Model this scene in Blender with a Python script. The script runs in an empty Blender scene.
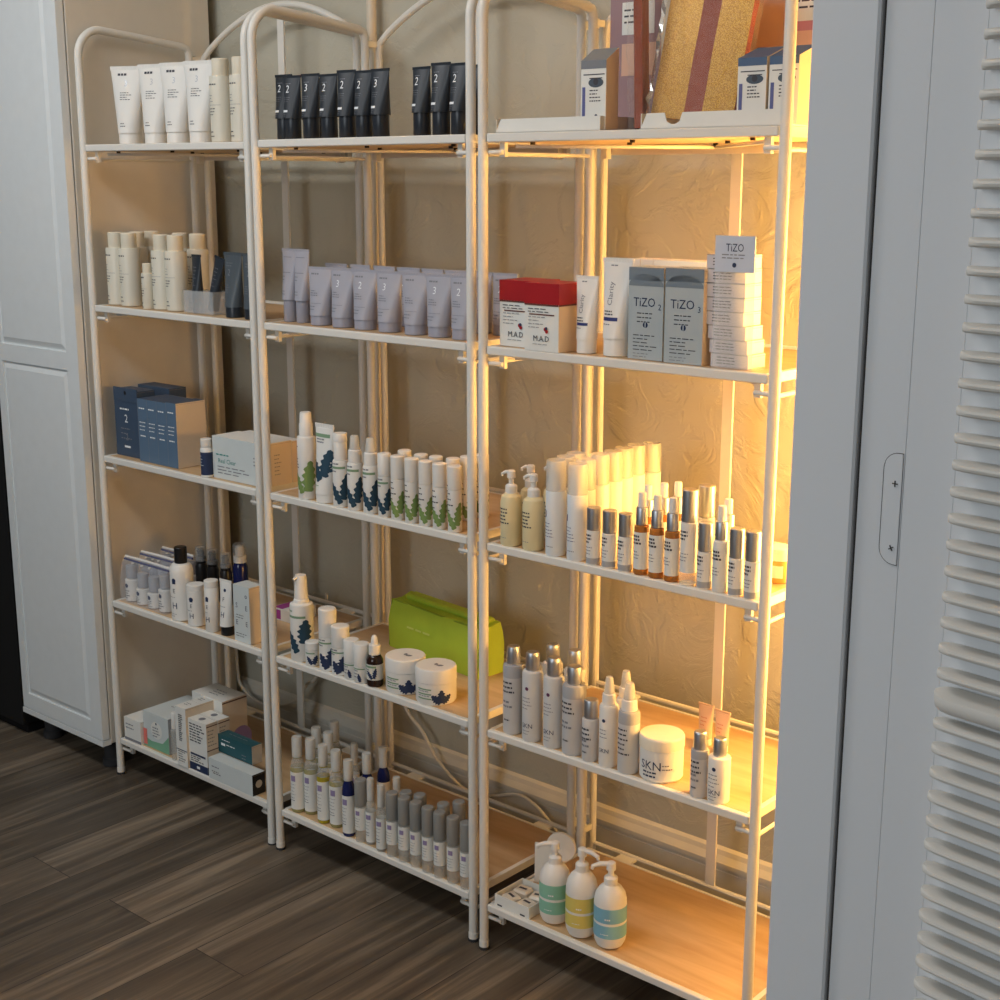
import bpy, math, random
from mathutils import Vector, Matrix
PI = math.pi
random.seed(7)
SC = bpy.context.scene
COL = SC.collection

# ------------------------------------------------------------------ materials
def lin(c):
    return tuple(((v/255)/12.92 if v/255 <= .04045 else ((v/255+.055)/1.055)**2.4) for v in c)+(1,)
MATS = {}
def mat(name, rgb, rough=.5, metal=0, alpha=1, trans=0, var=.04, scale=30, bump=0, spec=.5, ior=1.45, coat=0):
    if name in MATS: return MATS[name]
    m = bpy.data.materials.new(name); m.use_nodes = True
    nt = m.node_tree; b = nt.nodes['Principled BSDF']
    tc = nt.nodes.new('ShaderNodeTexCoord'); n = nt.nodes.new('ShaderNodeTexNoise')
    n.inputs['Scale'].default_value = scale; n.inputs['Detail'].default_value = 3
    nt.links.new(tc.outputs['Object'], n.inputs['Vector'])
    mx = nt.nodes.new('ShaderNodeMix'); mx.data_type = 'RGBA'
    c = lin(rgb)
    mx.inputs[6].default_value = tuple(v*(1-var) for v in c[:3])+(1,)
    mx.inputs[7].default_value = tuple(min(1, v*(1+var)) for v in c[:3])+(1,)
    nt.links.new(n.outputs['Fac'], mx.inputs[0]); nt.links.new(mx.outputs[2], b.inputs['Base Color'])
    b.inputs['Roughness'].default_value = rough; b.inputs['Metallic'].default_value = metal
    b.inputs['Alpha'].default_value = alpha; b.inputs['Transmission Weight'].default_value = trans
    b.inputs['IOR'].default_value = ior; b.inputs['Specular IOR Level'].default_value = spec
    b.inputs['Coat Weight'].default_value = coat
    if bump:
        bp = nt.nodes.new('ShaderNodeBump'); bp.inputs['Strength'].default_value = bump
        bp.inputs['Distance'].default_value = .002
        nt.links.new(n.outputs['Fac'], bp.inputs['Height']); nt.links.new(bp.outputs[0], b.inputs['Normal'])
    MATS[name] = m
    return m

def wood(name, c1, c2, sx, sy, sz, rough=.45):
    m = bpy.data.materials.new(name); m.use_nodes = True; nt = m.node_tree; b = nt.nodes['Principled BSDF']
    tc = nt.nodes.new('ShaderNodeTexCoord'); mp = nt.nodes.new('ShaderNodeMapping')
    mp.inputs['Scale'].default_value = (sx, sy, sz)
    nt.links.new(tc.outputs['Object'], mp.inputs['Vector'])
    n = nt.nodes.new('ShaderNodeTexNoise'); n.inputs['Scale'].default_value = 4; n.inputs['Detail'].default_value = 8
    n.inputs['Distortion'].default_value = .6
    nt.links.new(mp.outputs[0], n.inputs['Vector'])
    r = nt.nodes.new('ShaderNodeValToRGB'); r.color_ramp.elements[0].position = .3; r.color_ramp.elements[1].position = .7
    r.color_ramp.elements[0].color = lin(c1); r.color_ramp.elements[1].color = lin(c2)
    nt.links.new(n.outputs['Fac'], r.inputs[0]); nt.links.new(r.outputs[0], b.inputs['Base Color'])
    b.inputs['Roughness'].default_value = rough
    MATS[name] = m
    return m

def wall_mat():
    m = bpy.data.materials.new('textured_wall_paint'); m.use_nodes = True; nt = m.node_tree; b = nt.nodes['Principled BSDF']
    tc = nt.nodes.new('ShaderNodeTexCoord')
    n = nt.nodes.new('ShaderNodeTexNoise'); n.inputs['Scale'].default_value = 9; n.inputs['Detail'].default_value = 7
    n.inputs['Roughness'].default_value = .62; n.inputs['Distortion'].default_value = 1.6
    n2 = nt.nodes.new('ShaderNodeTexNoise'); n2.inputs['Scale'].default_value = 140; n2.inputs['Detail'].default_value = 2
    nt.links.new(tc.outputs['Object'], n.inputs['Vector']); nt.links.new(tc.outputs['Object'], n2.inputs['Vector'])
    r = nt.nodes.new('ShaderNodeValToRGB'); r.color_ramp.elements[0].position = .46; r.color_ramp.elements[1].position = .56
    nt.links.new(n.outputs['Fac'], r.inputs[0])
    ad = nt.nodes.new('ShaderNodeMath'); ad.operation = 'MULTIPLY_ADD'; ad.inputs[1].default_value = .25
    nt.links.new(n2.outputs['Fac'], ad.inputs[0]); nt.links.new(r.outputs[0], ad.inputs[2])
    bp = nt.nodes.new('ShaderNodeBump'); bp.inputs['Strength'].default_value = .5; bp.inputs['Distance'].default_value = .0022
    nt.links.new(ad.outputs[0], bp.inputs['Height']); nt.links.new(bp.outputs[0], b.inputs['Normal'])
    b.inputs['Base Color'].default_value = lin((188, 184, 168)); b.inputs['Roughness'].default_value = .75
    return m

def floor_mat():
    m = bpy.data.materials.new('vinyl_plank_floor'); m.use_nodes = True; nt = m.node_tree; b = nt.nodes['Principled BSDF']
    L = nt.links.new
    tc = nt.nodes.new('ShaderNodeTexCoord'); mp = nt.nodes.new('ShaderNodeMapping')
    mp.inputs['Rotation'].default_value = (0, 0, PI/2); mp.inputs['Location'].default_value = (.37, .06, 0)
    L(tc.outputs['Object'], mp.inputs['Vector'])
    br = nt.nodes.new('ShaderNodeTexBrick'); br.offset = .37; br.offset_frequency = 2
    br.inputs['Scale'].default_value = 1; br.inputs['Brick Width'].default_value = 1.22
    br.inputs['Row Height'].default_value = .15; br.inputs['Mortar Size'].default_value = .0012
    br.inputs['Mortar Smooth'].default_value = .3
    br.inputs['Color1'].default_value = (0, 0, 0, 1); br.inputs['Color2'].default_value = (1, 1, 1, 1)
    br.inputs['Mortar'].default_value = (.5, .5, .5, 1)
    L(mp.outputs[0], br.inputs['Vector'])
    # per plank shift of the grain
    mp2 = nt.nodes.new('ShaderNodeMapping'); mp2.inputs['Scale'].default_value = (20, 1.0, 1)
    L(tc.outputs['Object'], mp2.inputs['Vector'])
    va = nt.nodes.new('ShaderNodeVectorMath'); va.operation = 'MULTIPLY_ADD'
    L(br.outputs['Color'], va.inputs[0]); va.inputs[1].default_value = (7.3, 3.1, 5.7); L(mp2.outputs[0], va.inputs[2])
    n = nt.nodes.new('ShaderNodeTexNoise'); n.inputs['Scale'].default_value = 1.6; n.inputs['Detail'].default_value = 9
    n.inputs['Roughness'].default_value = .62; n.inputs['Distortion'].default_value = .5
    L(va.outputs[0], n.inputs['Vector'])
    r = nt.nodes.new('ShaderNodeValToRGB')
    r.color_ramp.elements[0].position = .28; r.color_ramp.elements[1].position = .74
    r.color_ramp.elements[0].color = lin((74, 65, 56)); r.color_ramp.elements[1].color = lin((158, 144, 124))
    e = r.color_ramp.elements.new(.5); e.color = lin((106, 95, 81))
    L(n.outputs['Fac'], r.inputs[0])
    hv = nt.nodes.new('ShaderNodeMapRange'); hv.inputs[3].default_value = .52; hv.inputs[4].default_value = .98
    L(br.outputs['Color'], hv.inputs[0])
    mu = nt.nodes.new('ShaderNodeVectorMath'); mu.operation = 'SCALE'
    L(r.outputs[0], mu.inputs[0]); L(hv.outputs[0], mu.inputs['Scale'])
    mx = nt.nodes.new('ShaderNodeMix'); mx.data_type = 'RGBA'; mx.inputs[7].default_value = lin((40, 34, 30))
    L(br.outputs['Fac'], mx.inputs[0]); L(mu.outputs[0], mx.inputs[6]); L(mx.outputs[2], b.inputs['Base Color'])
    b.inputs['Roughness'].default_value = .5
    bp = nt.nodes.new('ShaderNodeBump'); bp.inputs['Strength'].default_value = .15; bp.inputs['Distance'].default_value = .001
    L(n.outputs['Fac'], bp.inputs['Height']); L(bp.outputs[0], b.inputs['Normal'])
    return m

def emit(name, rgb, s):
    m = bpy.data.materials.new(name); m.use_nodes = True; nt = m.node_tree
    b = nt.nodes['Principled BSDF']; b.inputs['Emission Color'].default_value = rgb+(1,); b.inputs['Emission Strength'].default_value = s
    return m

RW = mat('white_powder_coat', (226, 223, 215), .38, var=.008)
RUB = mat('dark_rubber', (52, 52, 54), .7)
OAK = wood('oak_shelf_board', (188, 153, 112), (210, 179, 138), 1.2, 9, 9)
UND = mat('board_underside', (230, 202, 162), .6)
SCR = mat('dark_screw', (60, 48, 38), .4, .6)
WHT = mat('white_plastic', (232, 230, 224), .32)
WHG = mat('grey_white_plastic', (206, 207, 206), .32)
CRM = mat('cream_plastic', (216, 211, 195), .35)
IVO = mat('ivory_cap', (228, 220, 200), .35)
INK = mat('dark_print', (62, 62, 70), .6)
INKG = mat('grey_print', (128, 130, 136), .6)
INKW = mat('white_print', (235, 238, 240), .5)
NAVYP = mat('navy_print', (38, 52, 84), .6)
TEALP = mat('teal_leaf_print', (34, 66, 84), .6)
GREENP = mat('green_leaf_print', (122, 148, 84), .6)
GREENB = mat('green_band_print', (128, 158, 126), .6)
BLK = mat('black_plastic', (24, 24, 26), .3)
BLKT = mat('black_tube_skin', (44, 50, 57), .36)
BLKC = mat('black_cap', (40, 45, 52), .32)
SLT = mat('slate_tube_skin', (80, 88, 94), .4)
GRT = mat('lavender_grey_skin', (168, 168, 178), .38)
GRC = mat('lavender_grey_cap', (156, 156, 168), .35)
SIL = mat('brushed_silver', (196, 198, 202), .42, 1)
GRB = mat('pale_grey_band', (172, 173, 176), .4)
CLR = mat('clear_plastic', (230, 232, 232), .15, alpha=.25)
CLG = mat('clear_glass', (224, 224, 216), .08, alpha=.32)
FRO = mat('frosted_plastic', (224, 224, 218), .35, alpha=.62)
FROG = mat('frosted_grey_cap', (150, 150, 146), .35, alpha=.8)
YEL = mat('yellow_green_liquid', (176, 158, 28), .15, alpha=.9)
STR = mat('straw_liquid', (186, 178, 120), .15, alpha=.6)
BLU = mat('cobalt_glass', (26, 34, 84), .12)
DRK = mat('dark_amber_glass', (46, 28, 20), .12)
AMB = mat('amber_liquid', (176, 112, 52), .15, alpha=.9)
GEL = mat('cream_gel', (226, 214, 172), .3)
RED = mat('red_carton', (162, 30, 36), .4)
PNK = mat('pink_print', (196, 130, 160), .5)
VIO = mat('violet_foil', (168, 148, 205), .3, .3)
NAVC = mat('navy_carton', (60, 78, 100), .5)
SLC = mat('slate_carton', (88, 112, 136), .5)
TEC = mat('teal_carton', (34, 84, 92), .5)
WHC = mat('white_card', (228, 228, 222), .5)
PALC = mat('pale_blue_card', (206, 213, 212), .5)
LITC = mat('warm_lit_card_side', (222, 206, 184), .6)  # warm lamplight put into the colour of the cartons' right faces
SILC = mat('silver_card', (172, 182, 186), .38)
SILD = mat('silver_card_dark', (120, 132, 142), .38)
BLS = mat('blue_stripe', (38, 48, 112), .5)
BLE = mat('blue_eye_print', (70, 96, 130), .5)
BAGG = mat('lime_bag_fabric', (176, 204, 62), .55, bump=.1)
BAGD = mat('lime_bag_seam', (140, 168, 44), .6)
SEAM = mat('carton_edge', (150, 140, 128), .6)
MGR = mat('mint_band', (140, 196, 172), .5)
MYE = mat('yellow_band', (222, 204, 108), .5)
MBL = mat('sky_band', (130, 184, 204), .5)
PCH = mat('peach_tube_skin', (226, 196, 172), .35, alpha=.85)

# ------------------------------------------------------------------ mesh helper
class M:
    def __init__(s): s.v = []; s.f = []; s.m = []; s.s = []; s.mats = []
    def mi(s, m):
        if m not in s.mats: s.mats.append(m)
        return s.mats.index(m)
    def add(s, vs, fs, m, smooth=False):
        o = len(s.v); s.v += [tuple(v) for v in vs]; k = s.mi(m)
        for f in fs: s.f.append(tuple(i+o for i in f)); s.m.append(k); s.s.append(smooth)
    def box(s, x0, x1, y0, y1, z0, z1, m, top=None, right=None, bev=0):
        if bev:
            b = bev
            ring = [(x0+b, y0), (x1-b, y0), (x1, y0+b), (x1, y1-b), (x1-b, y1), (x0+b, y1), (x0, y1-b), (x0, y0+b)]
            ins = [(min(max(x, x0+b), x1-b), min(max(y, y0+b), y1-b)) for x, y in ring]
            L = [[(x, y, z0) for x, y in ins], [(x, y, z0+b) for x, y in ring], [(x, y, z1-b) for x, y in ring], [(x, y, z1) for x, y in ins]]
            s.loft(L, m); return
        vs = [(x0, y0, z0), (x1, y0, z0), (x1, y1, z0), (x0, y1, z0), (x0, y0, z1), (x1, y0, z1), (x1, y1, z1), (x0, y1, z1)]
        s.add(vs, [(0, 1, 5, 4), (2, 3, 7, 6), (3, 0, 4, 7), (0, 3, 2, 1)], m)
        s.add([vs[i] for i in (4, 5, 6, 7)], [(0, 1, 2, 3)], top or m)
        s.add([vs[i] for i in (1, 2, 6, 5)], [(0, 1, 2, 3)], right or m)
    def loft(s, rings, m, caps=True, smooth=False, ms=None):
        n = len(rings[0])
        for j in range(len(rings)-1):
            fs = [(i, (i+1) % n, n+(i+1) % n, n+i) for i in range(n)]
            s.add(list(rings[j])+list(rings[j+1]), fs, ms[j] if ms else m, smooth)
        if caps:
            s.add(rings[0], [tuple(reversed(range(n)))], ms[0] if ms else m)
            s.add(rings[-1], [tuple(range(n))], ms[-1] if ms else m)
    def lathe(s, prof, m, n=20, cx=0, cy=0, sx=1, sy=1, smooth=True):
        """prof: [(r,z,mat?)...]; sharp when the angle turns hard is left to auto smooth"""
        prof = [(q[0], q[1], q[2] if len(q) > 2 else m) for q in prof]
        for j in range(len(prof)-1):
            r0, z0, _ = prof[j]; r1, z1, mm = prof[j+1]
            ring0 = [(cx+r0*sx*math.cos(2*PI*i/n), cy+r0*sy*math.sin(2*PI*i/n), z0) for i in range(n)]
            ring1 = [(cx+r1*sx*math.cos(2*PI*i/n), cy+r1*sy*math.sin(2*PI*i/n), z1) for i in range(n)]
            s.add(ring0+ring1, [(i, (i+1) % n, n+(i+1) % n, n+i) for i in range(n)], mm, smooth)
        r, z, _ = prof[0]
        if r > 1e-5: s.add([(cx+r*sx*math.cos(2*PI*i/n), cy+r*sy*math.sin(2*PI*i/n), z) for i in range(n)], [tuple(reversed(range(n)))], prof[1][2])
        r, z, mm = prof[-1]
        if r > 1e-5: s.add([(cx+r*sx*math.cos(2*PI*i/n), cy+r*sy*math.sin(2*PI*i/n), z) for i in range(n)], [tuple(range(n))], mm)
    def tube(s, pts, r, m, n=10, caps=True):
        pts = [Vector(p) for p in pts]; rings = []
        up = None
        for i, p in enumerate(pts):
            if i == 0: d = pts[1]-p
            elif i == len(pts)-1: d = p-pts[i-1]
            else: d = (pts[i+1]-p).normalized()+(p-pts[i-1]).normalized()
            d.normalize()
            if up is None:
                up = Vector((0, 0, 1)) if abs(d.z) < .9 else Vector((1, 0, 0))
            a = d.cross(up).normalized(); b = a.cross(d).normalized(); up = b
            rr = r[i] if isinstance(r, (list, tuple)) else r
            rings.append([tuple(p+a*rr*math.cos(2*PI*k/n)+b*rr*math.sin(2*PI*k/n)) for k in range(n)])
        s.loft(rings, m, caps, True)
    def bar(s, a, b, w, h, m):
        a = Vector(a); b = Vector(b); d = (b-a).normalized()
        up = Vector((0, 0, 1)) if abs(d.z) < .9 else Vector((0, 1, 0))
        x = d.cross(up).normalized()*w/2; y = x.cross(d).normalized()*h/2
        s.loft([[tuple(q+x+y), tuple(q-x+y), tuple(q-x-y), tuple(q+x-y)] for q in (a, b)], m)
    def xf(s, mtx):
        s.v = [tuple(mtx @ Vector(v)) for v in s.v]; return s
    def build(s, name, parent=None, loc=None, rotz=0, merge=True):
        me = bpy.data.meshes.new(name); me.from_pydata(s.v, [], s.f)
        for m in s.mats: me.materials.append(m)
        me.polygons.foreach_set('material_index', s.m); me.polygons.foreach_set('use_smooth', s.s)
        if merge:
            import bmesh
            bm = bmesh.new(); bm.from_mesh(me); bmesh.ops.remove_doubles(bm, verts=bm.verts, dist=1e-5)
            for e in bm.edges:
                if len(e.link_faces) == 2 and e.calc_face_angle(0) > .6: e.smooth = False
            bm.to_mesh(me); bm.free()
        me.update()
        o = bpy.data.objects.new(name, me); COL.objects.link(o)
        if parent: o.parent = parent
        if loc: o.location = loc
        if rotz: o.rotation_euler.z = rotz
        return o

def empty(name, loc=(0, 0, 0), rotz=0):
    o = bpy.data.objects.new(name, None); COL.objects.link(o); o.location = loc; o.rotation_euler.z = rotz
    o.empty_display_size = .05
    return o
def tag(o, label, cat, group=None):
    o['label'] = label; o['category'] = cat
    if group: o['group'] = group
    return o
def struct(o): o['kind'] = 'structure'; return o

# ------------------------------------------------------------------ print on surfaces
_glyph = {}
def glyphs(txt):
    if txt in _glyph: return _glyph[txt]
    cu = bpy.data.curves.new('lettering', 'FONT'); cu.body = txt; cu.size = 1; cu.resolution_u = 2
    o = bpy.data.objects.new('lettering', cu)
    me = o.to_mesh()
    vs = [tuple(v.co[:2]) for v in me.vertices]; fs = [tuple(p.vertices) for p in me.polygons]
    o.to_mesh_clear(); bpy.data.objects.remove(o); bpy.data.curves.remove(cu)
    xs = [v[0] for v in vs] or [0]
    _glyph[txt] = (vs, fs, min(xs), max(xs)); return _glyph[txt]
def text(b, mp, txt, u, v, h, m, vert=False, width=None):
    """letters of cap height h centred on u with baseline v; vert runs them upward"""
    vs, fs, x0, x1 = glyphs(txt); k = h/.72; kx = k
    if width: kx = width/(x1-x0)
    P = []
    for x, y in vs:
        x = (x-(x0+x1)/2)*kx; y = y*k
        P.append(mp(u-y, v+x) if vert else mp(u+x, v+y))
    b.add(P, fs, m)
def rect(b, mp, u0, u1, v0, v1, m, n=1):
    for i in range(n):
        a = u0+(u1-u0)*i/n; c = u0+(u1-u0)*(i+1)/n
        b.add([mp(a, v0), mp(c, v0), mp(c, v1), mp(a, v1)], [(0, 1, 2, 3)], m)
def fine(b, mp, u, v, w, n, gap, h, m, rnd, left=True):
    """n lines of small print starting at height v going down"""
    for i in range(n):
        x = 0; lw = w*rnd.uniform(.55, 1)
        off = -w/2 if left else -lw/2
        while x < lw:
            q = rnd.uniform(.1, .28)*w; q = min(q, lw-x)
            if q > .04*w: rect(b, mp, u+off+x, u+off+x+q, v-i*gap, v-i*gap+h, m)
            x += q+.05*w
def leaf(b, mp, u, v, ln, w, ang, m, n=20):
    """lobed oak leaf, base at u,v growing at ang"""
    ca, sa = math.cos(ang), math.sin(ang)
    def pt(t, q): return mp(u+ca*t-sa*q, v+sa*t+ca*q)
    prev = None
    for i in range(n+1):
        t = i/n; ww = w*math.sin(PI*min(1, .12+t*.88))**.6*(1+.26*math.sin(t*PI*9))*.56
        cur = [pt(t*ln, ww*q) for q in (1, .66, .33, 0, -.33, -.66, -1)]
        if prev:
            for j in range(6): b.add([prev[j], prev[j+1], cur[j+1], cur[j]], [(0, 1, 2, 3)], m)
        prev = cur
def disc(b, mp, u, v, r, m, n=14):
    b.add([mp(u+r*math.cos(2*PI*i/n), v+r*math.sin(2*PI*i/n)) for i in range(n)], [tuple(range(n))], m)
def cyl_map(r, a0=0, e=.0004):
    return lambda u, v: ((r+e)*math.sin(u/r+a0), -(r+e)*math.cos(u/r+a0), v)
def front_map(y, e=.0004, x=0): return lambda u, v: (x+u, y-e, v)
def right_map(x, e=.0004, y=0): return lambda u, v: (x+e, y+u, v)
def top_map(z, e=.0004, y=0): return lambda u, v: (u, y+v, z+e)
SIZES = {
  'white_tube': (0.082, 0.1731),
  'cream_bottle': (0.0493, 0.1738),
  'lotion_bottle': (0.0493, 0.1706),
  'sample_bottle': (0.0288, 0.1043),
  'slim_dark_tube': (0.034, 0.1293),
  'slate_tube': (0.06, 0.1398),
  'supplement_jar': (0.0283, 0.0883),
  'conditioner_bottle': (0.0566, 0.1783),
  'serum_pot': (0.0428, 0.1003),
  'serum_stick': (0.034, 0.1235),
  'cream_tube': (0.05, 0.131),
  'dark_spray': (0.03, 0.1353),
  'blue_spray': (0.0373, 0.1569),
  'clear_vial': (0.021, 0.1228),
  'black_tube': (0.0475, 0.1264),
  'slim_grey_tube': (0.0455, 0.1515),
  'grey_tube': (0.064, 0.118),
  'leaf_spray': (0.0393, 0.1841),
  'leaf_tube': (0.062, 0.1645),
  'teal_leaf_bottle': (0.0342, 0.1528),
  'teal_leaf_mist': (0.0332, 0.1531),
  'teal_leaf_airless': (0.0271, 0.1286),
  'green_leaf_airless': (0.0279, 0.1285),
  'pump_leaf_bottle': (0.0518, 0.1906),
  'small_leaf_pot': (0.0327, 0.0528),
  'navy_leaf_bottle': (0.0388, 0.1371),
  'navy_leaf_bottle_medium': (0.0396, 0.1066),
  'slim_white_stick': (0.0339, 0.0849),
  'amber_dropper': (0.0355, 0.1085),
  'cream_jar': (0.0842, 0.0737),
  'clear_mist': (0.0329, 0.1779),
  'yellow_mist': (0.0301, 0.1817),
  'blue_mist': (0.0295, 0.1737),
  'grey_cap_bottle': (0.0271, 0.1428),
  'small_mist': (0.0231, 0.1496),
  'clarity_tube_small': (0.046, 0.1321),
  'clarity_tube': (0.062, 0.1642),
  'frosted_pump': (0.0401, 0.1402),
  'foam_bottle': (0.0368, 0.1732),
  'silver_cap_bottle': (0.026, 0.1019),
  'amber_serum': (0.0255, 0.1432),
  'big_silver_bottle': (0.0284, 0.1624),
  'long_silver_bottle': (0.0253, 0.1118),
  'white_serum': (0.0261, 0.144),
  'honey_jar': (0.0405, 0.0605),
  'grey_tonic': (0.0392, 0.1715),
  'white_tonic': (0.039, 0.1727),
  'grey_band_bottle': (0.0443, 0.1668),
  'short_grey_bottle': (0.0319, 0.1159),
  'white_mist': (0.0343, 0.1668),
  'banded_mist': (0.0393, 0.1653),
  'scrub_jar': (0.0798, 0.081),
  'travel_grey_bottle': (0.0309, 0.117),
  'travel_white_bottle': (0.0383, 0.1139),
  'peach_tube': (0.036, 0.08),
  'soap_green': (0.06, 0.1634),
  'soap_yellow': (0.0608, 0.1764),
  'soap_blue': (0.0618, 0.1676),
}
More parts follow.
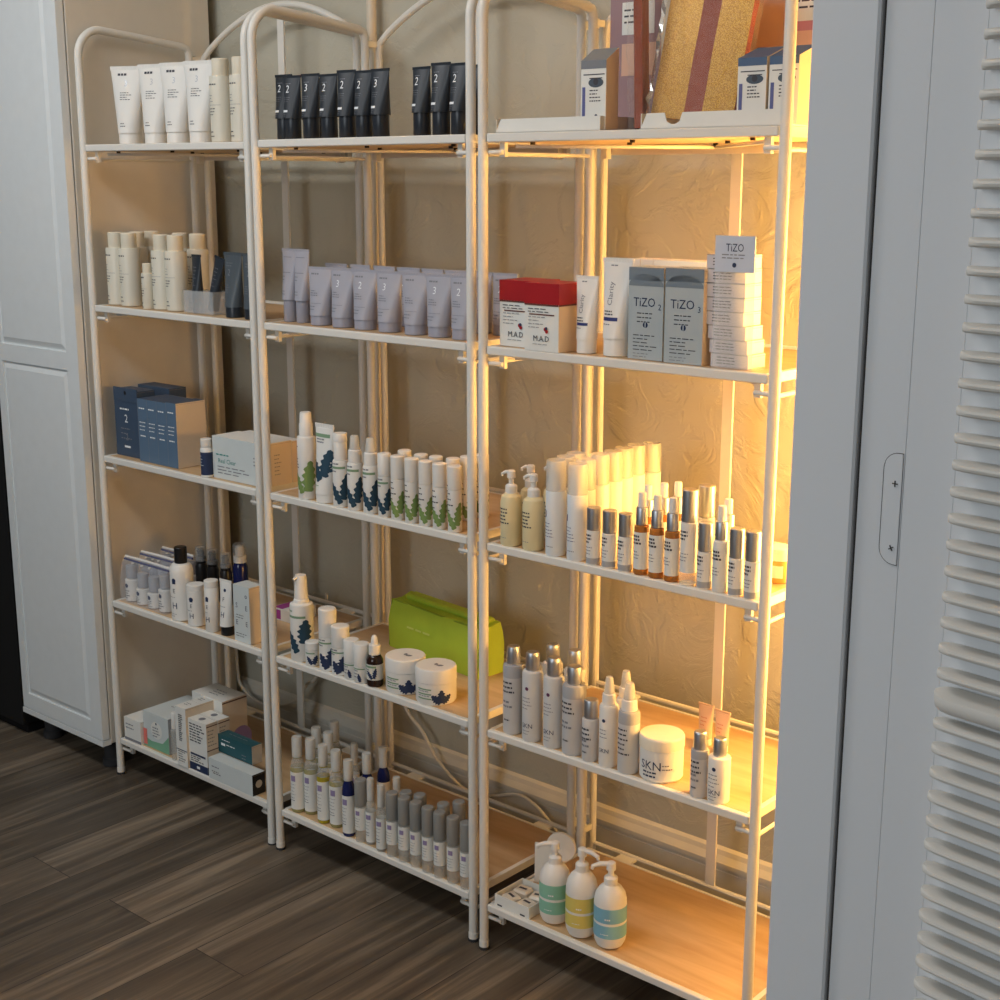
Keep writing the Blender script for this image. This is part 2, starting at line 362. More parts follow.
ITEMS = [
  ('white_tube', 0, 0, 0.1158, 0.05, 0.5, 'white squeeze tube, first from left, top shelf of left rack', 'tube', 'matching set, white squeeze tube'),
  ('white_tube', 0, 0, 0.2161, 0.05, 0.36, 'white squeeze tube, second from left, top shelf of left rack', 'tube', 'matching set, white squeeze tube'),
  ('white_tube', 0, 0, 0.2979, 0.05, 0.3, 'white squeeze tube, third from left, top shelf of left rack', 'tube', 'matching set, white squeeze tube'),
  ('white_tube', 0, 0, 0.3806, 0.05, 0.3, 'white squeeze tube, fourth from left, top shelf of left rack', 'tube', 'matching set, white squeeze tube'),
  ('cream_bottle', 0, 0, 0.4554, 0.05, 0, 'tall cream bottle with pale cap, left one of two, top shelf of left rack', 'bottle', 'matching set, tall cream bottle with pale cap'),
  ('cream_bottle', 0, 0, 0.523, 0.05, 0, 'tall cream bottle with pale cap, right one of two, top shelf of left rack', 'bottle', 'matching set, tall cream bottle with pale cap'),
  ('lotion_bottle', 0, 1, 0.0416, 0.045, 0, 'ivory lotion bottle, first from left, front row, second shelf of left rack', 'bottle', 'matching set, ivory lotion bottle'),
  ('lotion_bottle', 0, 1, 0.0947, 0.045, 0, 'ivory lotion bottle, second from left, front row, second shelf of left rack', 'bottle', 'matching set, ivory lotion bottle'),
  ('lotion_bottle', 0, 1, 0.222, 0.045, 0, 'ivory lotion bottle, third from left, front row, second shelf of left rack', 'bottle', 'matching set, ivory lotion bottle'),
  ('lotion_bottle', 0, 1, 0.2742, 0.045, 0, 'ivory lotion bottle, fourth from left, front row, second shelf of left rack', 'bottle', 'matching set, ivory lotion bottle'),
  ('lotion_bottle', 0, 1, 0.048, 0.1, 0, 'ivory lotion bottle, first from left, back row, second shelf of left rack', 'bottle', 'matching set, ivory lotion bottle'),
  ('lotion_bottle', 0, 1, 0.0386, 0.15, 0, 'ivory lotion bottle, second from left, back row, second shelf of left rack', 'bottle', 'matching set, ivory lotion bottle'),
  ('lotion_bottle', 0, 1, 0.1782, 0.13, 0, 'ivory lotion bottle, third from left, back row, second shelf of left rack', 'bottle', 'matching set, ivory lotion bottle'),
  ('lotion_bottle', 0, 1, 0.2436, 0.13, 0, 'ivory lotion bottle, fourth from left, back row, second shelf of left rack', 'bottle', 'matching set, ivory lotion bottle'),
  ('sample_bottle', 0, 1, 0.1859, 0.028, 0, 'small ivory bottle with pale cap, between taller ones, second shelf of left rack', 'bottle', ''),
  ('slim_dark_tube', 0, 1, 0.3437, 0.05, 0, 'slim charcoal tube upright in the clear acrylic tray, second shelf of left rack', 'tube', ''),
  ('slate_tube', 0, 1, 0.4864, 0.04, 0, 'slate blue squeeze tube, left one of two, second shelf of left rack', 'tube', 'matching set, slate blue squeeze tube'),
  ('slate_tube', 0, 1, 0.5512, 0.04, 0, 'slate blue squeeze tube, right one of two, second shelf of left rack', 'tube', 'matching set, slate blue squeeze tube'),
  ('supplement_jar', 0, 2, 0.3989, 0.0131, 0, 'small white bottle with navy label beside long white carton, middle shelf of left rack', 'bottle', ''),
  ('conditioner_bottle', 0, 3, 0.2625, 0.0273, 0, 'white bottle with tall black cap beside clear pouches, fourth shelf of left rack', 'bottle', ''),
  ('serum_pot', 0, 3, 0.3252, 0.0203, 0, 'short white cylinder bottle beside the black capped bottle, fourth shelf of left rack', 'bottle', ''),
  ('serum_stick', 0, 3, 0.3908, 0.0159, 0, 'taller white cylinder bottle printed with dark letters, fourth shelf of left rack', 'bottle', ''),
  ('cream_tube', 0, 3, 0.4377, 0.022, 0, 'white tube standing on its black cap, fourth shelf of left rack', 'tube', ''),
  ('dark_spray', 0, 3, 0.163, 0.16, 0, 'dark mist bottle with clear overcap, first from left, at back, fourth shelf of left rack', 'bottle', 'matching set, dark mist bottle with clear overcap'),
  ('dark_spray', 0, 3, 0.2093, 0.16, 0, 'dark mist bottle with clear overcap, second from left, at back, fourth shelf of left rack', 'bottle', 'matching set, dark mist bottle with clear overcap'),
  ('dark_spray', 0, 3, 0.2608, 0.16, 0, 'dark mist bottle with clear overcap, third from left, at back, fourth shelf of left rack', 'bottle', 'matching set, dark mist bottle with clear overcap'),
  ('blue_spray', 0, 3, 0.2797, 0.19, 0, 'navy blue mist bottle with clear cap at the back, fourth shelf of left rack', 'bottle', ''),
  ('clear_vial', 0, 4, 0.2287, 0.0095, 0, 'slim clear bottle with white cap between two cartons, bottom shelf of left rack', 'bottle', ''),
  ('black_tube', 1, 0, 0.036, 0.05, 0.12, 'black squeeze tube, first from left, top shelf of middle rack', 'tube', 'black squeeze tubes on the middle rack'),
  ('black_tube', 1, 0, 0.0617, 0.05, 0.12, 'black squeeze tube, second from left, top shelf of middle rack', 'tube', 'black squeeze tubes on the middle rack'),
  ('black_tube', 1, 0, 0.1178, 0.05, 0.12, 'black squeeze tube, third from left, top shelf of middle rack', 'tube', 'black squeeze tubes on the middle rack'),
  ('black_tube', 1, 0, 0.1718, 0.05, 0.12, 'black squeeze tube, fourth from left, top shelf of middle rack', 'tube', 'black squeeze tubes on the middle rack'),
  ('black_tube', 1, 0, 0.2244, 0.05, 0.12, 'black squeeze tube, fifth from left, top shelf of middle rack', 'tube', 'black squeeze tubes on the middle rack'),
  ('black_tube', 1, 0, 0.2726, 0.05, 0.12, 'black squeeze tube, sixth from left, top shelf of middle rack', 'tube', 'black squeeze tubes on the middle rack'),
  ('black_tube', 1, 0, 0.3195, 0.05, 0.12, 'black squeeze tube, seventh from left, top shelf of middle rack', 'tube', 'black squeeze tubes on the middle rack'),
  ('black_tube', 1, 0, 0.44, 0.04, 0, 'black squeeze tube at right end, first from left, top shelf of middle rack', 'tube', 'black squeeze tubes on the middle rack'),
  ('black_tube', 1, 0, 0.4896, 0.04, 0, 'black squeeze tube at right end, second from left, top shelf of middle rack', 'tube', 'black squeeze tubes on the middle rack'),
  ('black_tube', 1, 0, 0.5365, 0.04, 0, 'black squeeze tube at right end, third from left, top shelf of middle rack', 'tube', 'black squeeze tubes on the middle rack'),
  ('black_tube', 1, 0, 0.036, 0.12, 0, 'black squeeze tube, first from left, back row, top shelf of middle rack', 'tube', 'black squeeze tubes on the middle rack'),
  ('black_tube', 1, 0, 0.0524, 0.12, 0, 'black squeeze tube, second from left, back row, top shelf of middle rack', 'tube', 'black squeeze tubes on the middle rack'),
  ('black_tube', 1, 0, 0.5028, 0.12, 0, 'black squeeze tube, third from left, back row, top shelf of middle rack', 'tube', 'black squeeze tubes on the middle rack'),
  ('slim_grey_tube', 1, 1, 0.036, 0.05, 0, 'slim tall grey tube, left one of two, second shelf of middle rack', 'tube', 'matching set, slim tall grey tube'),
  ('slim_grey_tube', 1, 1, 0.0761, 0.05, 0, 'slim tall grey tube, right one of two, second shelf of middle rack', 'tube', 'matching set, slim tall grey tube'),
  ('grey_tube', 1, 1, 0.139, 0.045, 0.15, 'lavender grey squeeze tube, first from left, front row, second shelf of middle rack', 'tube', 'lavender grey squeeze tubes on the middle rack'),
  ('grey_tube', 1, 1, 0.2054, 0.045, 0.15, 'lavender grey squeeze tube, second from left, front row, second shelf of middle rack', 'tube', 'lavender grey squeeze tubes on the middle rack'),
  ('grey_tube', 1, 1, 0.2711, 0.045, 0.15, 'lavender grey squeeze tube, third from left, front row, second shelf of middle rack', 'tube', 'lavender grey squeeze tubes on the middle rack'),
  ('grey_tube', 1, 1, 0.3404, 0.045, 0.15, 'lavender grey squeeze tube, fourth from left, front row, second shelf of middle rack', 'tube', 'lavender grey squeeze tubes on the middle rack'),
  ('grey_tube', 1, 1, 0.4138, 0.045, 0.15, 'lavender grey squeeze tube, fifth from left, front row, second shelf of middle rack', 'tube', 'lavender grey squeeze tubes on the middle rack'),
  ('grey_tube', 1, 1, 0.477, 0.045, 0.15, 'lavender grey squeeze tube, sixth from left, front row, second shelf of middle rack', 'tube', 'lavender grey squeeze tubes on the middle rack'),
  ('grey_tube', 1, 1, 0.5398, 0.045, 0.15, 'lavender grey squeeze tube, seventh from left, front row, second shelf of middle rack', 'tube', 'lavender grey squeeze tubes on the middle rack'),
  ('grey_tube', 1, 1, 0.0704, 0.15, 0, 'lavender grey squeeze tube, first from left, back row, second shelf of middle rack', 'tube', 'lavender grey squeeze tubes on the middle rack'),
  ('grey_tube', 1, 1, 0.1454, 0.15, 0, 'lavender grey squeeze tube, second from left, back row, second shelf of middle rack', 'tube', 'lavender grey squeeze tubes on the middle rack'),
  ('grey_tube', 1, 1, 0.2181, 0.15, 0, 'lavender grey squeeze tube, third from left, back row, second shelf of middle rack', 'tube', 'lavender grey squeeze tubes on the middle rack'),
  ('grey_tube', 1, 1, 0.2886, 0.15, 0, 'lavender grey squeeze tube, fourth from left, back row, second shelf of middle rack', 'tube', 'lavender grey squeeze tubes on the middle rack'),
  ('grey_tube', 1, 1, 0.3568, 0.15, 0, 'lavender grey squeeze tube, fifth from left, back row, second shelf of middle rack', 'tube', 'lavender grey squeeze tubes on the middle rack'),
  ('grey_tube', 1, 1, 0.423, 0.15, 0, 'lavender grey squeeze tube, sixth from left, back row, second shelf of middle rack', 'tube', 'lavender grey squeeze tubes on the middle rack'),
  ('grey_tube', 1, 1, 0.4869, 0.15, 0, 'lavender grey squeeze tube, seventh from left, back row, second shelf of middle rack', 'tube', 'lavender grey squeeze tubes on the middle rack'),
  ('grey_tube', 1, 1, 0.5501, 0.15, 0, 'lavender grey squeeze tube, eighth from left, back row, second shelf of middle rack', 'tube', 'lavender grey squeeze tubes on the middle rack'),
  ('leaf_spray', 1, 2, 0.1094, 0.0185, 0, 'tallest white spray bottle with green oak leaf print, middle shelf of middle rack', 'bottle', ''),
  ('leaf_tube', 1, 2, 0.1647, 0.022, 0, 'white tube with dark teal oak leaf print, middle shelf of middle rack', 'tube', ''),
  ('teal_leaf_bottle', 1, 2, 0.2185, 0.0159, 0, 'white bottle with wide cap and teal leaf print, middle shelf of middle rack', 'bottle', ''),
  ('teal_leaf_mist', 1, 2, 0.2624, 0.0152, 0, 'white mist bottle with teal leaf print, left one of two, middle shelf of middle rack', 'bottle', 'matching set, white mist bottle with teal leaf print'),
  ('teal_leaf_mist', 1, 2, 0.3086, 0.0156, 0, 'white mist bottle with teal leaf print, right one of two, middle shelf of middle rack', 'bottle', 'matching set, white mist bottle with teal leaf print'),
  ('teal_leaf_airless', 1, 2, 0.3511, 0.0124, 0, 'white capped cylinder bottle with teal leaf print, middle shelf of middle rack', 'bottle', ''),
  ('green_leaf_airless', 1, 2, 0.3885, 0.0128, 0, 'white bottle with green leaf print, first from left, front row, middle shelf of middle rack', 'bottle', 'green leaf bottles on the middle rack'),
  ('green_leaf_airless', 1, 2, 0.4278, 0.0127, 0, 'white bottle with green leaf print, second from left, front row, middle shelf of middle rack', 'bottle', 'green leaf bottles on the middle rack'),
  ('green_leaf_airless', 1, 2, 0.4664, 0.0126, 0, 'white bottle with green leaf print, third from left, front row, middle shelf of middle rack', 'bottle', 'green leaf bottles on the middle rack'),
  ('green_leaf_airless', 1, 2, 0.5032, 0.0129, 0, 'white bottle with green leaf print, fourth from left, front row, middle shelf of middle rack', 'bottle', 'green leaf bottles on the middle rack'),
  ('green_leaf_airless', 1, 2, 0.5424, 0.0143, 0, 'white bottle with green leaf print, fifth from left, front row, middle shelf of middle rack', 'bottle', 'green leaf bottles on the middle rack'),
  ('green_leaf_airless', 1, 2, 0.3585, 0.0622, 0, 'white bottle with green leaf print, first from left, back row, middle shelf of middle rack', 'bottle', 'green leaf bottles on the middle rack'),
  ('green_leaf_airless', 1, 2, 0.4129, 0.0542, 0, 'white bottle with green leaf print, second from left, back row, middle shelf of middle rack', 'bottle', 'green leaf bottles on the middle rack'),
  ('green_leaf_airless', 1, 2, 0.4494, 0.0591, 0, 'white bottle with green leaf print, third from left, back row, middle shelf of middle rack', 'bottle', 'green leaf bottles on the middle rack'),
  ('green_leaf_airless', 1, 2, 0.4884, 0.0666, 0, 'white bottle with green leaf print, fourth from left, back row, middle shelf of middle rack', 'bottle', 'green leaf bottles on the middle rack'),
  ('green_leaf_airless', 1, 2, 0.4949, 0.0998, 0, 'white bottle with green leaf print, fifth from left, back row, middle shelf of middle rack', 'bottle', 'green leaf bottles on the middle rack'),
  ('green_leaf_airless', 1, 2, 0.503, 0.1348, 0, 'white bottle with green leaf print, sixth from left, back row, middle shelf of middle rack', 'bottle', 'green leaf bottles on the middle rack'),
  ('pump_leaf_bottle', 1, 3, 0.0685, 0.0259, 0, 'white pump bottle with navy leaf print, fourth shelf of middle rack', 'bottle', ''),
  ('small_leaf_pot', 1, 3, 0.114, 0.0153, 0, 'small white pot with navy leaf print, fourth shelf of middle rack', 'jar', ''),
  ('navy_leaf_bottle', 1, 3, 0.1609, 0.0184, 0, 'tall white cylinder bottle with navy leaf print, fourth shelf of middle rack', 'bottle', ''),
  ('navy_leaf_bottle_medium', 1, 3, 0.2008, 0.0187, 0, 'medium white cylinder bottle with navy leaf print, fourth shelf of middle rack', 'bottle', ''),
  ('slim_white_stick', 1, 3, 0.2384, 0.0159, 0, 'short white capped cylinder left of the dropper bottle, fourth shelf of middle rack', 'bottle', ''),
  ('slim_white_stick', 1, 3, 0.2729, 0.0127, 0, 'smallest white capped cylinder touching the dropper bottle, fourth shelf of middle rack', 'bottle', ''),
  ('amber_dropper', 1, 3, 0.308, 0.0167, 0, 'dark amber dropper bottle with white bulb, fourth shelf of middle rack', 'bottle', ''),
  ('cream_jar', 1, 3, 0.3715, 0.0437, 0, 'wide white jar with navy leaf, left one of two, fourth shelf of middle rack', 'jar', 'matching set, wide white jar with navy leaf'),
  ('cream_jar', 1, 3, 0.4608, 0.0417, 0, 'wide white jar with navy leaf, right one of two, fourth shelf of middle rack', 'jar', 'matching set, wide white jar with navy leaf'),
  ('clear_mist', 1, 4, 0.0427, 0.0214, 0, 'clear mist bottle, left one of two, front row, bottom shelf of middle rack', 'bottle', 'clear mist bottles on the middle rack'),
  ('clear_mist', 1, 4, 0.074, 0.0342, 0, 'clear mist bottle, right one of two, front row, bottom shelf of middle rack', 'bottle', 'clear mist bottles on the middle rack'),
  ('yellow_mist', 1, 4, 0.1296, 0.0217, 0, 'mist bottle with yellow green liquid and white label, bottom shelf of middle rack', 'bottle', ''),
  ('clear_mist', 1, 4, 0.1662, 0.0276, 0, 'clear mist bottle beside the blue one, bottom shelf of middle rack', 'bottle', 'clear mist bottles on the middle rack'),
  ('blue_mist', 1, 4, 0.2186, 0.0154, 0, 'cobalt blue mist bottle with white label, front row, bottom shelf of middle rack', 'bottle', ''),
  ('grey_cap_bottle', 1, 4, 0.2594, 0.0133, 0, 'clear bottle with grey cap beside the blue mist bottle, bottom shelf of middle rack', 'bottle', 'grey capped clear bottles on the middle rack'),
  ('small_mist', 1, 4, 0.285, 0.0184, 0, 'small slim mist bottle, left one of two, front row, bottom shelf of middle rack', 'bottle', 'small mist bottles on the middle rack'),
  ('small_mist', 1, 4, 0.3249, 0.0107, 0, 'small slim mist bottle, right one of two, front row, bottom shelf of middle rack', 'bottle', 'small mist bottles on the middle rack'),
  ('grey_cap_bottle', 1, 4, 0.3587, 0.0112, 0, 'clear bottle with tall grey cap, first from left, front row, bottom shelf of middle rack', 'bottle', 'grey capped clear bottles on the middle rack'),
  ('grey_cap_bottle', 1, 4, 0.3947, 0.0111, 0, 'clear bottle with tall grey cap, second from left, front row, bottom shelf of middle rack', 'bottle', 'grey capped clear bottles on the middle rack'),
  ('grey_cap_bottle', 1, 4, 0.4285, 0.0118, 0, 'clear bottle with tall grey cap, third from left, front row, bottom shelf of middle rack', 'bottle', 'grey capped clear bottles on the middle rack'),
  ('grey_cap_bottle', 1, 4, 0.4649, 0.0104, 0, 'clear bottle with tall grey cap, fourth from left, front row, bottom shelf of middle rack', 'bottle', 'grey capped clear bottles on the middle rack'),
  ('grey_cap_bottle', 1, 4, 0.4981, 0.0108, 0, 'clear bottle with tall grey cap, fifth from left, front row, bottom shelf of middle rack', 'bottle', 'grey capped clear bottles on the middle rack'),
  ('grey_cap_bottle', 1, 4, 0.5341, 0.0122, 0, 'clear bottle with tall grey cap, sixth from left, front row, bottom shelf of middle rack', 'bottle', 'grey capped clear bottles on the middle rack'),
  ('grey_cap_bottle', 1, 4, 0.571, 0.0117, 0, 'clear bottle with tall grey cap, seventh from left, front row, bottom shelf of middle rack', 'bottle', 'grey capped clear bottles on the middle rack'),
  ('clear_mist', 1, 4, 0.0333, 0.0872, 0, 'clear mist bottle, first from left, back row, bottom shelf of middle rack', 'bottle', 'clear mist bottles on the middle rack'),
  ('clear_mist', 1, 4, 0.0761, 0.0854, 0, 'clear mist bottle, second from left, back row, bottom shelf of middle rack', 'bottle', 'clear mist bottles on the middle rack'),
  ('clear_mist', 1, 4, 0.0367, 0.139, 0, 'clear mist bottle, third from left, back row, bottom shelf of middle rack', 'bottle', 'clear mist bottles on the middle rack'),
  ('small_mist', 1, 4, 0.1165, 0.1269, 0, 'small mist bottle, left one of two, back row, bottom shelf of middle rack', 'bottle', 'small mist bottles on the middle rack'),
  ('small_mist', 1, 4, 0.3219, 0.0603, 0, 'small mist bottle, right one of two, back row, bottom shelf of middle rack', 'bottle', 'small mist bottles on the middle rack'),
  ('blue_mist', 1, 4, 0.2213, 0.0679, 0, 'cobalt blue mist bottle, left one of two, back row, bottom shelf of middle rack', 'bottle', 'cobalt blue mist bottles on the middle rack'),
  ('blue_mist', 1, 4, 0.2241, 0.115, 0, 'cobalt blue mist bottle, right one of two, back row, bottom shelf of middle rack', 'bottle', 'cobalt blue mist bottles on the middle rack'),
  ('grey_cap_bottle', 1, 4, 0.3773, 0.0337, 0, 'clear bottle with grey cap, first from left, back row, bottom shelf of middle rack', 'bottle', 'grey capped clear bottles on the middle rack'),
  ('grey_cap_bottle', 1, 4, 0.4092, 0.0434, 0, 'clear bottle with grey cap, second from left, back row, bottom shelf of middle rack', 'bottle', 'grey capped clear bottles on the middle rack'),
  ('grey_cap_bottle', 1, 4, 0.476, 0.0445, 0, 'clear bottle with grey cap, third from left, back row, bottom shelf of middle rack', 'bottle', 'grey capped clear bottles on the middle rack'),
  ('grey_cap_bottle', 1, 4, 0.4934, 0.0728, 0, 'clear bottle with grey cap, fourth from left, back row, bottom shelf of middle rack', 'bottle', 'grey capped clear bottles on the middle rack'),
  ('clarity_tube_small', 2, 1, 0.2084, 0.035, 0, 'smaller cream tube with a dark blue stripe, second shelf of right rack', 'tube', ''),
  ('clarity_tube', 2, 1, 0.2694, 0.04, 0, 'taller cream tube with vertical lettering and blue stripe, second shelf of right rack', 'tube', ''),
  ('frosted_pump', 2, 2, 0.0523, 0.0179, 0, 'frosted cream pump bottle, left one of two, front row, middle shelf of right rack', 'bottle', 'frosted pump bottles'),
  ('frosted_pump', 2, 2, 0.1039, 0.0198, 0, 'frosted cream pump bottle, right one of two, front row, middle shelf of right rack', 'bottle', 'frosted pump bottles'),
  ('frosted_pump', 2, 2, 0.0481, 0.0791, 0, 'frosted cream pump bottle, left one of two, back row, middle shelf of right rack', 'bottle', 'frosted pump bottles'),
  ('frosted_pump', 2, 2, 0.0803, 0.1074, 0, 'frosted cream pump bottle, right one of two, back row, middle shelf of right rack', 'bottle', 'frosted pump bottles'),
  ('foam_bottle', 2, 2, 0.1579, 0.0173, 0, 'tall frosted capped bottle, left one of two, front row, middle shelf of right rack', 'bottle', 'tall frosted bottles with clear caps'),
  ('foam_bottle', 2, 2, 0.2069, 0.0171, 0, 'tall frosted capped bottle, right one of two, front row, middle shelf of right rack', 'bottle', 'tall frosted bottles with clear caps'),
  ('foam_bottle', 2, 2, 0.1499, 0.055, 0, 'tall frosted capped bottle, first from left, second row, middle shelf of right rack', 'bottle', 'tall frosted bottles with clear caps'),
  ('foam_bottle', 2, 2, 0.1428, 0.0932, 0, 'tall frosted capped bottle, second from left, second row, middle shelf of right rack', 'bottle', 'tall frosted bottles with clear caps'),
  ('foam_bottle', 2, 2, 0.1916, 0.0596, 0, 'tall frosted capped bottle, third from left, second row, middle shelf of right rack', 'bottle', 'tall frosted bottles with clear caps'),
  ('foam_bottle', 2, 2, 0.1821, 0.1137, 0, 'tall frosted capped bottle, fourth from left, second row, middle shelf of right rack', 'bottle', 'tall frosted bottles with clear caps'),
  ('foam_bottle', 2, 2, 0.1825, 0.1529, 0, 'tall frosted capped bottle, first from left, back row, middle shelf of right rack', 'bottle', 'tall frosted bottles with clear caps'),
  ('foam_bottle', 2, 2, 0.1791, 0.1917, 0, 'tall frosted capped bottle, second from left, back row, middle shelf of right rack', 'bottle', 'tall frosted bottles with clear caps'),
  ('foam_bottle', 2, 2, 0.1785, 0.2308, 0, 'tall frosted capped bottle, third from left, back row, middle shelf of right rack', 'bottle', 'tall frosted bottles with clear caps'),
  ('foam_bottle', 2, 2, 0.1896, 0.2673, 0, 'tall frosted capped bottle, fourth from left, back row, middle shelf of right rack', 'bottle', 'tall frosted bottles with clear caps'),
  ('silver_cap_bottle', 2, 2, 0.2478, 0.0116, 0, 'white bottle with silver cap, first from left, left part, middle shelf of right rack', 'bottle', 'small silver capped bottles'),
  ('silver_cap_bottle', 2, 2, 0.2819, 0.012, 0, 'white bottle with silver cap, second from left, left part, middle shelf of right rack', 'bottle', 'small silver capped bottles'),
  ('silver_cap_bottle', 2, 2, 0.3162, 0.0119, 0, 'white bottle with silver cap, third from left, left part, middle shelf of right rack', 'bottle', 'small silver capped bottles'),
  ('amber_serum', 2, 2, 0.3492, 0.0121, 0, 'amber serum dropper bottle, first from left, front row, middle shelf of right rack', 'bottle', 'amber serum bottles'),
  ('amber_serum', 2, 2, 0.3809, 0.0117, 0, 'amber serum dropper bottle, second from left, front row, middle shelf of right rack', 'bottle', 'amber serum bottles'),
  ('amber_serum', 2, 2, 0.4125, 0.0116, 0, 'amber serum dropper bottle, third from left, front row, middle shelf of right rack', 'bottle', 'amber serum bottles'),
  ('amber_serum', 2, 2, 0.3226, 0.0674, 0, 'amber serum dropper bottle, first from left, back row, middle shelf of right rack', 'bottle', 'amber serum bottles'),
  ('amber_serum', 2, 2, 0.3341, 0.0994, 0, 'amber serum dropper bottle, second from left, back row, middle shelf of right rack', 'bottle', 'amber serum bottles'),
  ('amber_serum', 2, 2, 0.3481, 0.1222, 0, 'amber serum dropper bottle, third from left, back row, middle shelf of right rack', 'bottle', 'amber serum bottles'),
  ('big_silver_bottle', 2, 2, 0.4444, 0.0131, 0, 'largest silver capped bottle right of the amber serums, middle shelf of right rack', 'bottle', 'large silver capped bottles'),
  ('big_silver_bottle', 2, 2, 0.4476, 0.0592, 0, 'large silver capped bottle behind the front row, middle shelf of right rack', 'bottle', 'large silver capped bottles'),
  ('long_silver_bottle', 2, 2, 0.4774, 0.0122, 0, 'slim bottle with long silver cap, first from left, right part, middle shelf of right rack', 'bottle', 'slim bottles with long silver caps'),
  ('long_silver_bottle', 2, 2, 0.5375, 0.0116, 0, 'slim bottle with long silver cap, second from left, right part, middle shelf of right rack', 'bottle', 'slim bottles with long silver caps'),
  ('long_silver_bottle', 2, 2, 0.5681, 0.0111, 0, 'slim bottle with long silver cap, third from left, right part, middle shelf of right rack', 'bottle', 'slim bottles with long silver caps'),
  ('white_serum', 2, 2, 0.5075, 0.012, 0, 'white dropper bottle with dark collar among silver caps, middle shelf of right rack', 'bottle', ''),
  ('white_serum', 2, 2, 0.4882, 0.0623, 0, 'white dropper bottle behind the silver caps, middle shelf of right rack', 'bottle', ''),
  ('honey_jar', 2, 2, 0.5496, 0.13, 0, 'honey coloured jar behind the right post, middle shelf of right rack', 'jar', ''),
  ('grey_tonic', 2, 3, 0.0545, 0.0231, 0, 'grey bottle with domed silver cap, fourth shelf of right rack', 'bottle', ''),
  ('white_tonic', 2, 3, 0.1054, 0.0188, 0, 'white bottle with silver cap, left one of two, front row, fourth shelf of right rack', 'bottle', 'white silver capped bottles'),
  ('white_tonic', 2, 3, 0.1549, 0.0206, 0, 'white bottle with silver cap, right one of two, front row, fourth shelf of right rack', 'bottle', 'white silver capped bottles'),
  ('grey_band_bottle', 2, 3, 0.2025, 0.0211, 0, 'grey banded bottle with silver cap and pale shoulder, fourth shelf of right rack', 'bottle', ''),
  ('short_grey_bottle', 2, 3, 0.2459, 0.0149, 0, 'short grey bottle with wide silver cap, fourth shelf of right rack', 'bottle', ''),
  ('white_mist', 2, 3, 0.285, 0.0161, 0, 'white mist bottle with cone nozzle, fourth shelf of right rack', 'bottle', ''),
  ('banded_mist', 2, 3, 0.3278, 0.0186, 0, 'grey and white mist bottle beside the wide jar, fourth shelf of right rack', 'bottle', ''),
  ('white_tonic', 2, 3, 0.1054, 0.0784, 0, 'white bottle with silver cap, left one of two, back row, fourth shelf of right rack', 'bottle', 'white silver capped bottles'),
  ('white_tonic', 2, 3, 0.1582, 0.0783, 0, 'white bottle with silver cap, right one of two, back row, fourth shelf of right rack', 'bottle', 'white silver capped bottles'),
  ('white_mist', 2, 3, 0.2889, 0.0615, 0, 'white mist bottle, back row, fourth shelf of right rack', 'bottle', ''),
  ('scrub_jar', 2, 3, 0.3846, 0.0394, 0, 'large white scrub jar with cream lid, fourth shelf of right rack', 'jar', ''),
  ('travel_grey_bottle', 2, 3, 0.4795, 0.0144, 0, 'small grey bottle with silver cap right of the jar, fourth shelf of right rack', 'bottle', ''),
  ('travel_white_bottle', 2, 3, 0.5166, 0.0181, 0, 'small white bottle with silver cap near right post, fourth shelf of right rack', 'bottle', ''),
  ('peach_tube', 2, 3, 0.366, 0.2106, 0, 'small clear peach tube, left one of two, fourth shelf of right rack', 'tube', 'matching set, small clear peach tube'),
  ('peach_tube', 2, 3, 0.4081, 0.2005, 0, 'small clear peach tube, right one of two, fourth shelf of right rack', 'tube', 'matching set, small clear peach tube'),
  ('soap_green', 2, 4, 0.1492, 0.037, 0, 'white pump bottle with green bands, bottom shelf of right rack', 'bottle', ''),
  ('soap_yellow', 2, 4, 0.219, 0.0307, 0, 'white pump bottle with yellow bands, bottom shelf of right rack', 'bottle', ''),
  ('soap_blue', 2, 4, 0.2828, 0.0355, 0, 'white pump bottle with blue bands, bottom shelf of right rack', 'bottle', ''),
]
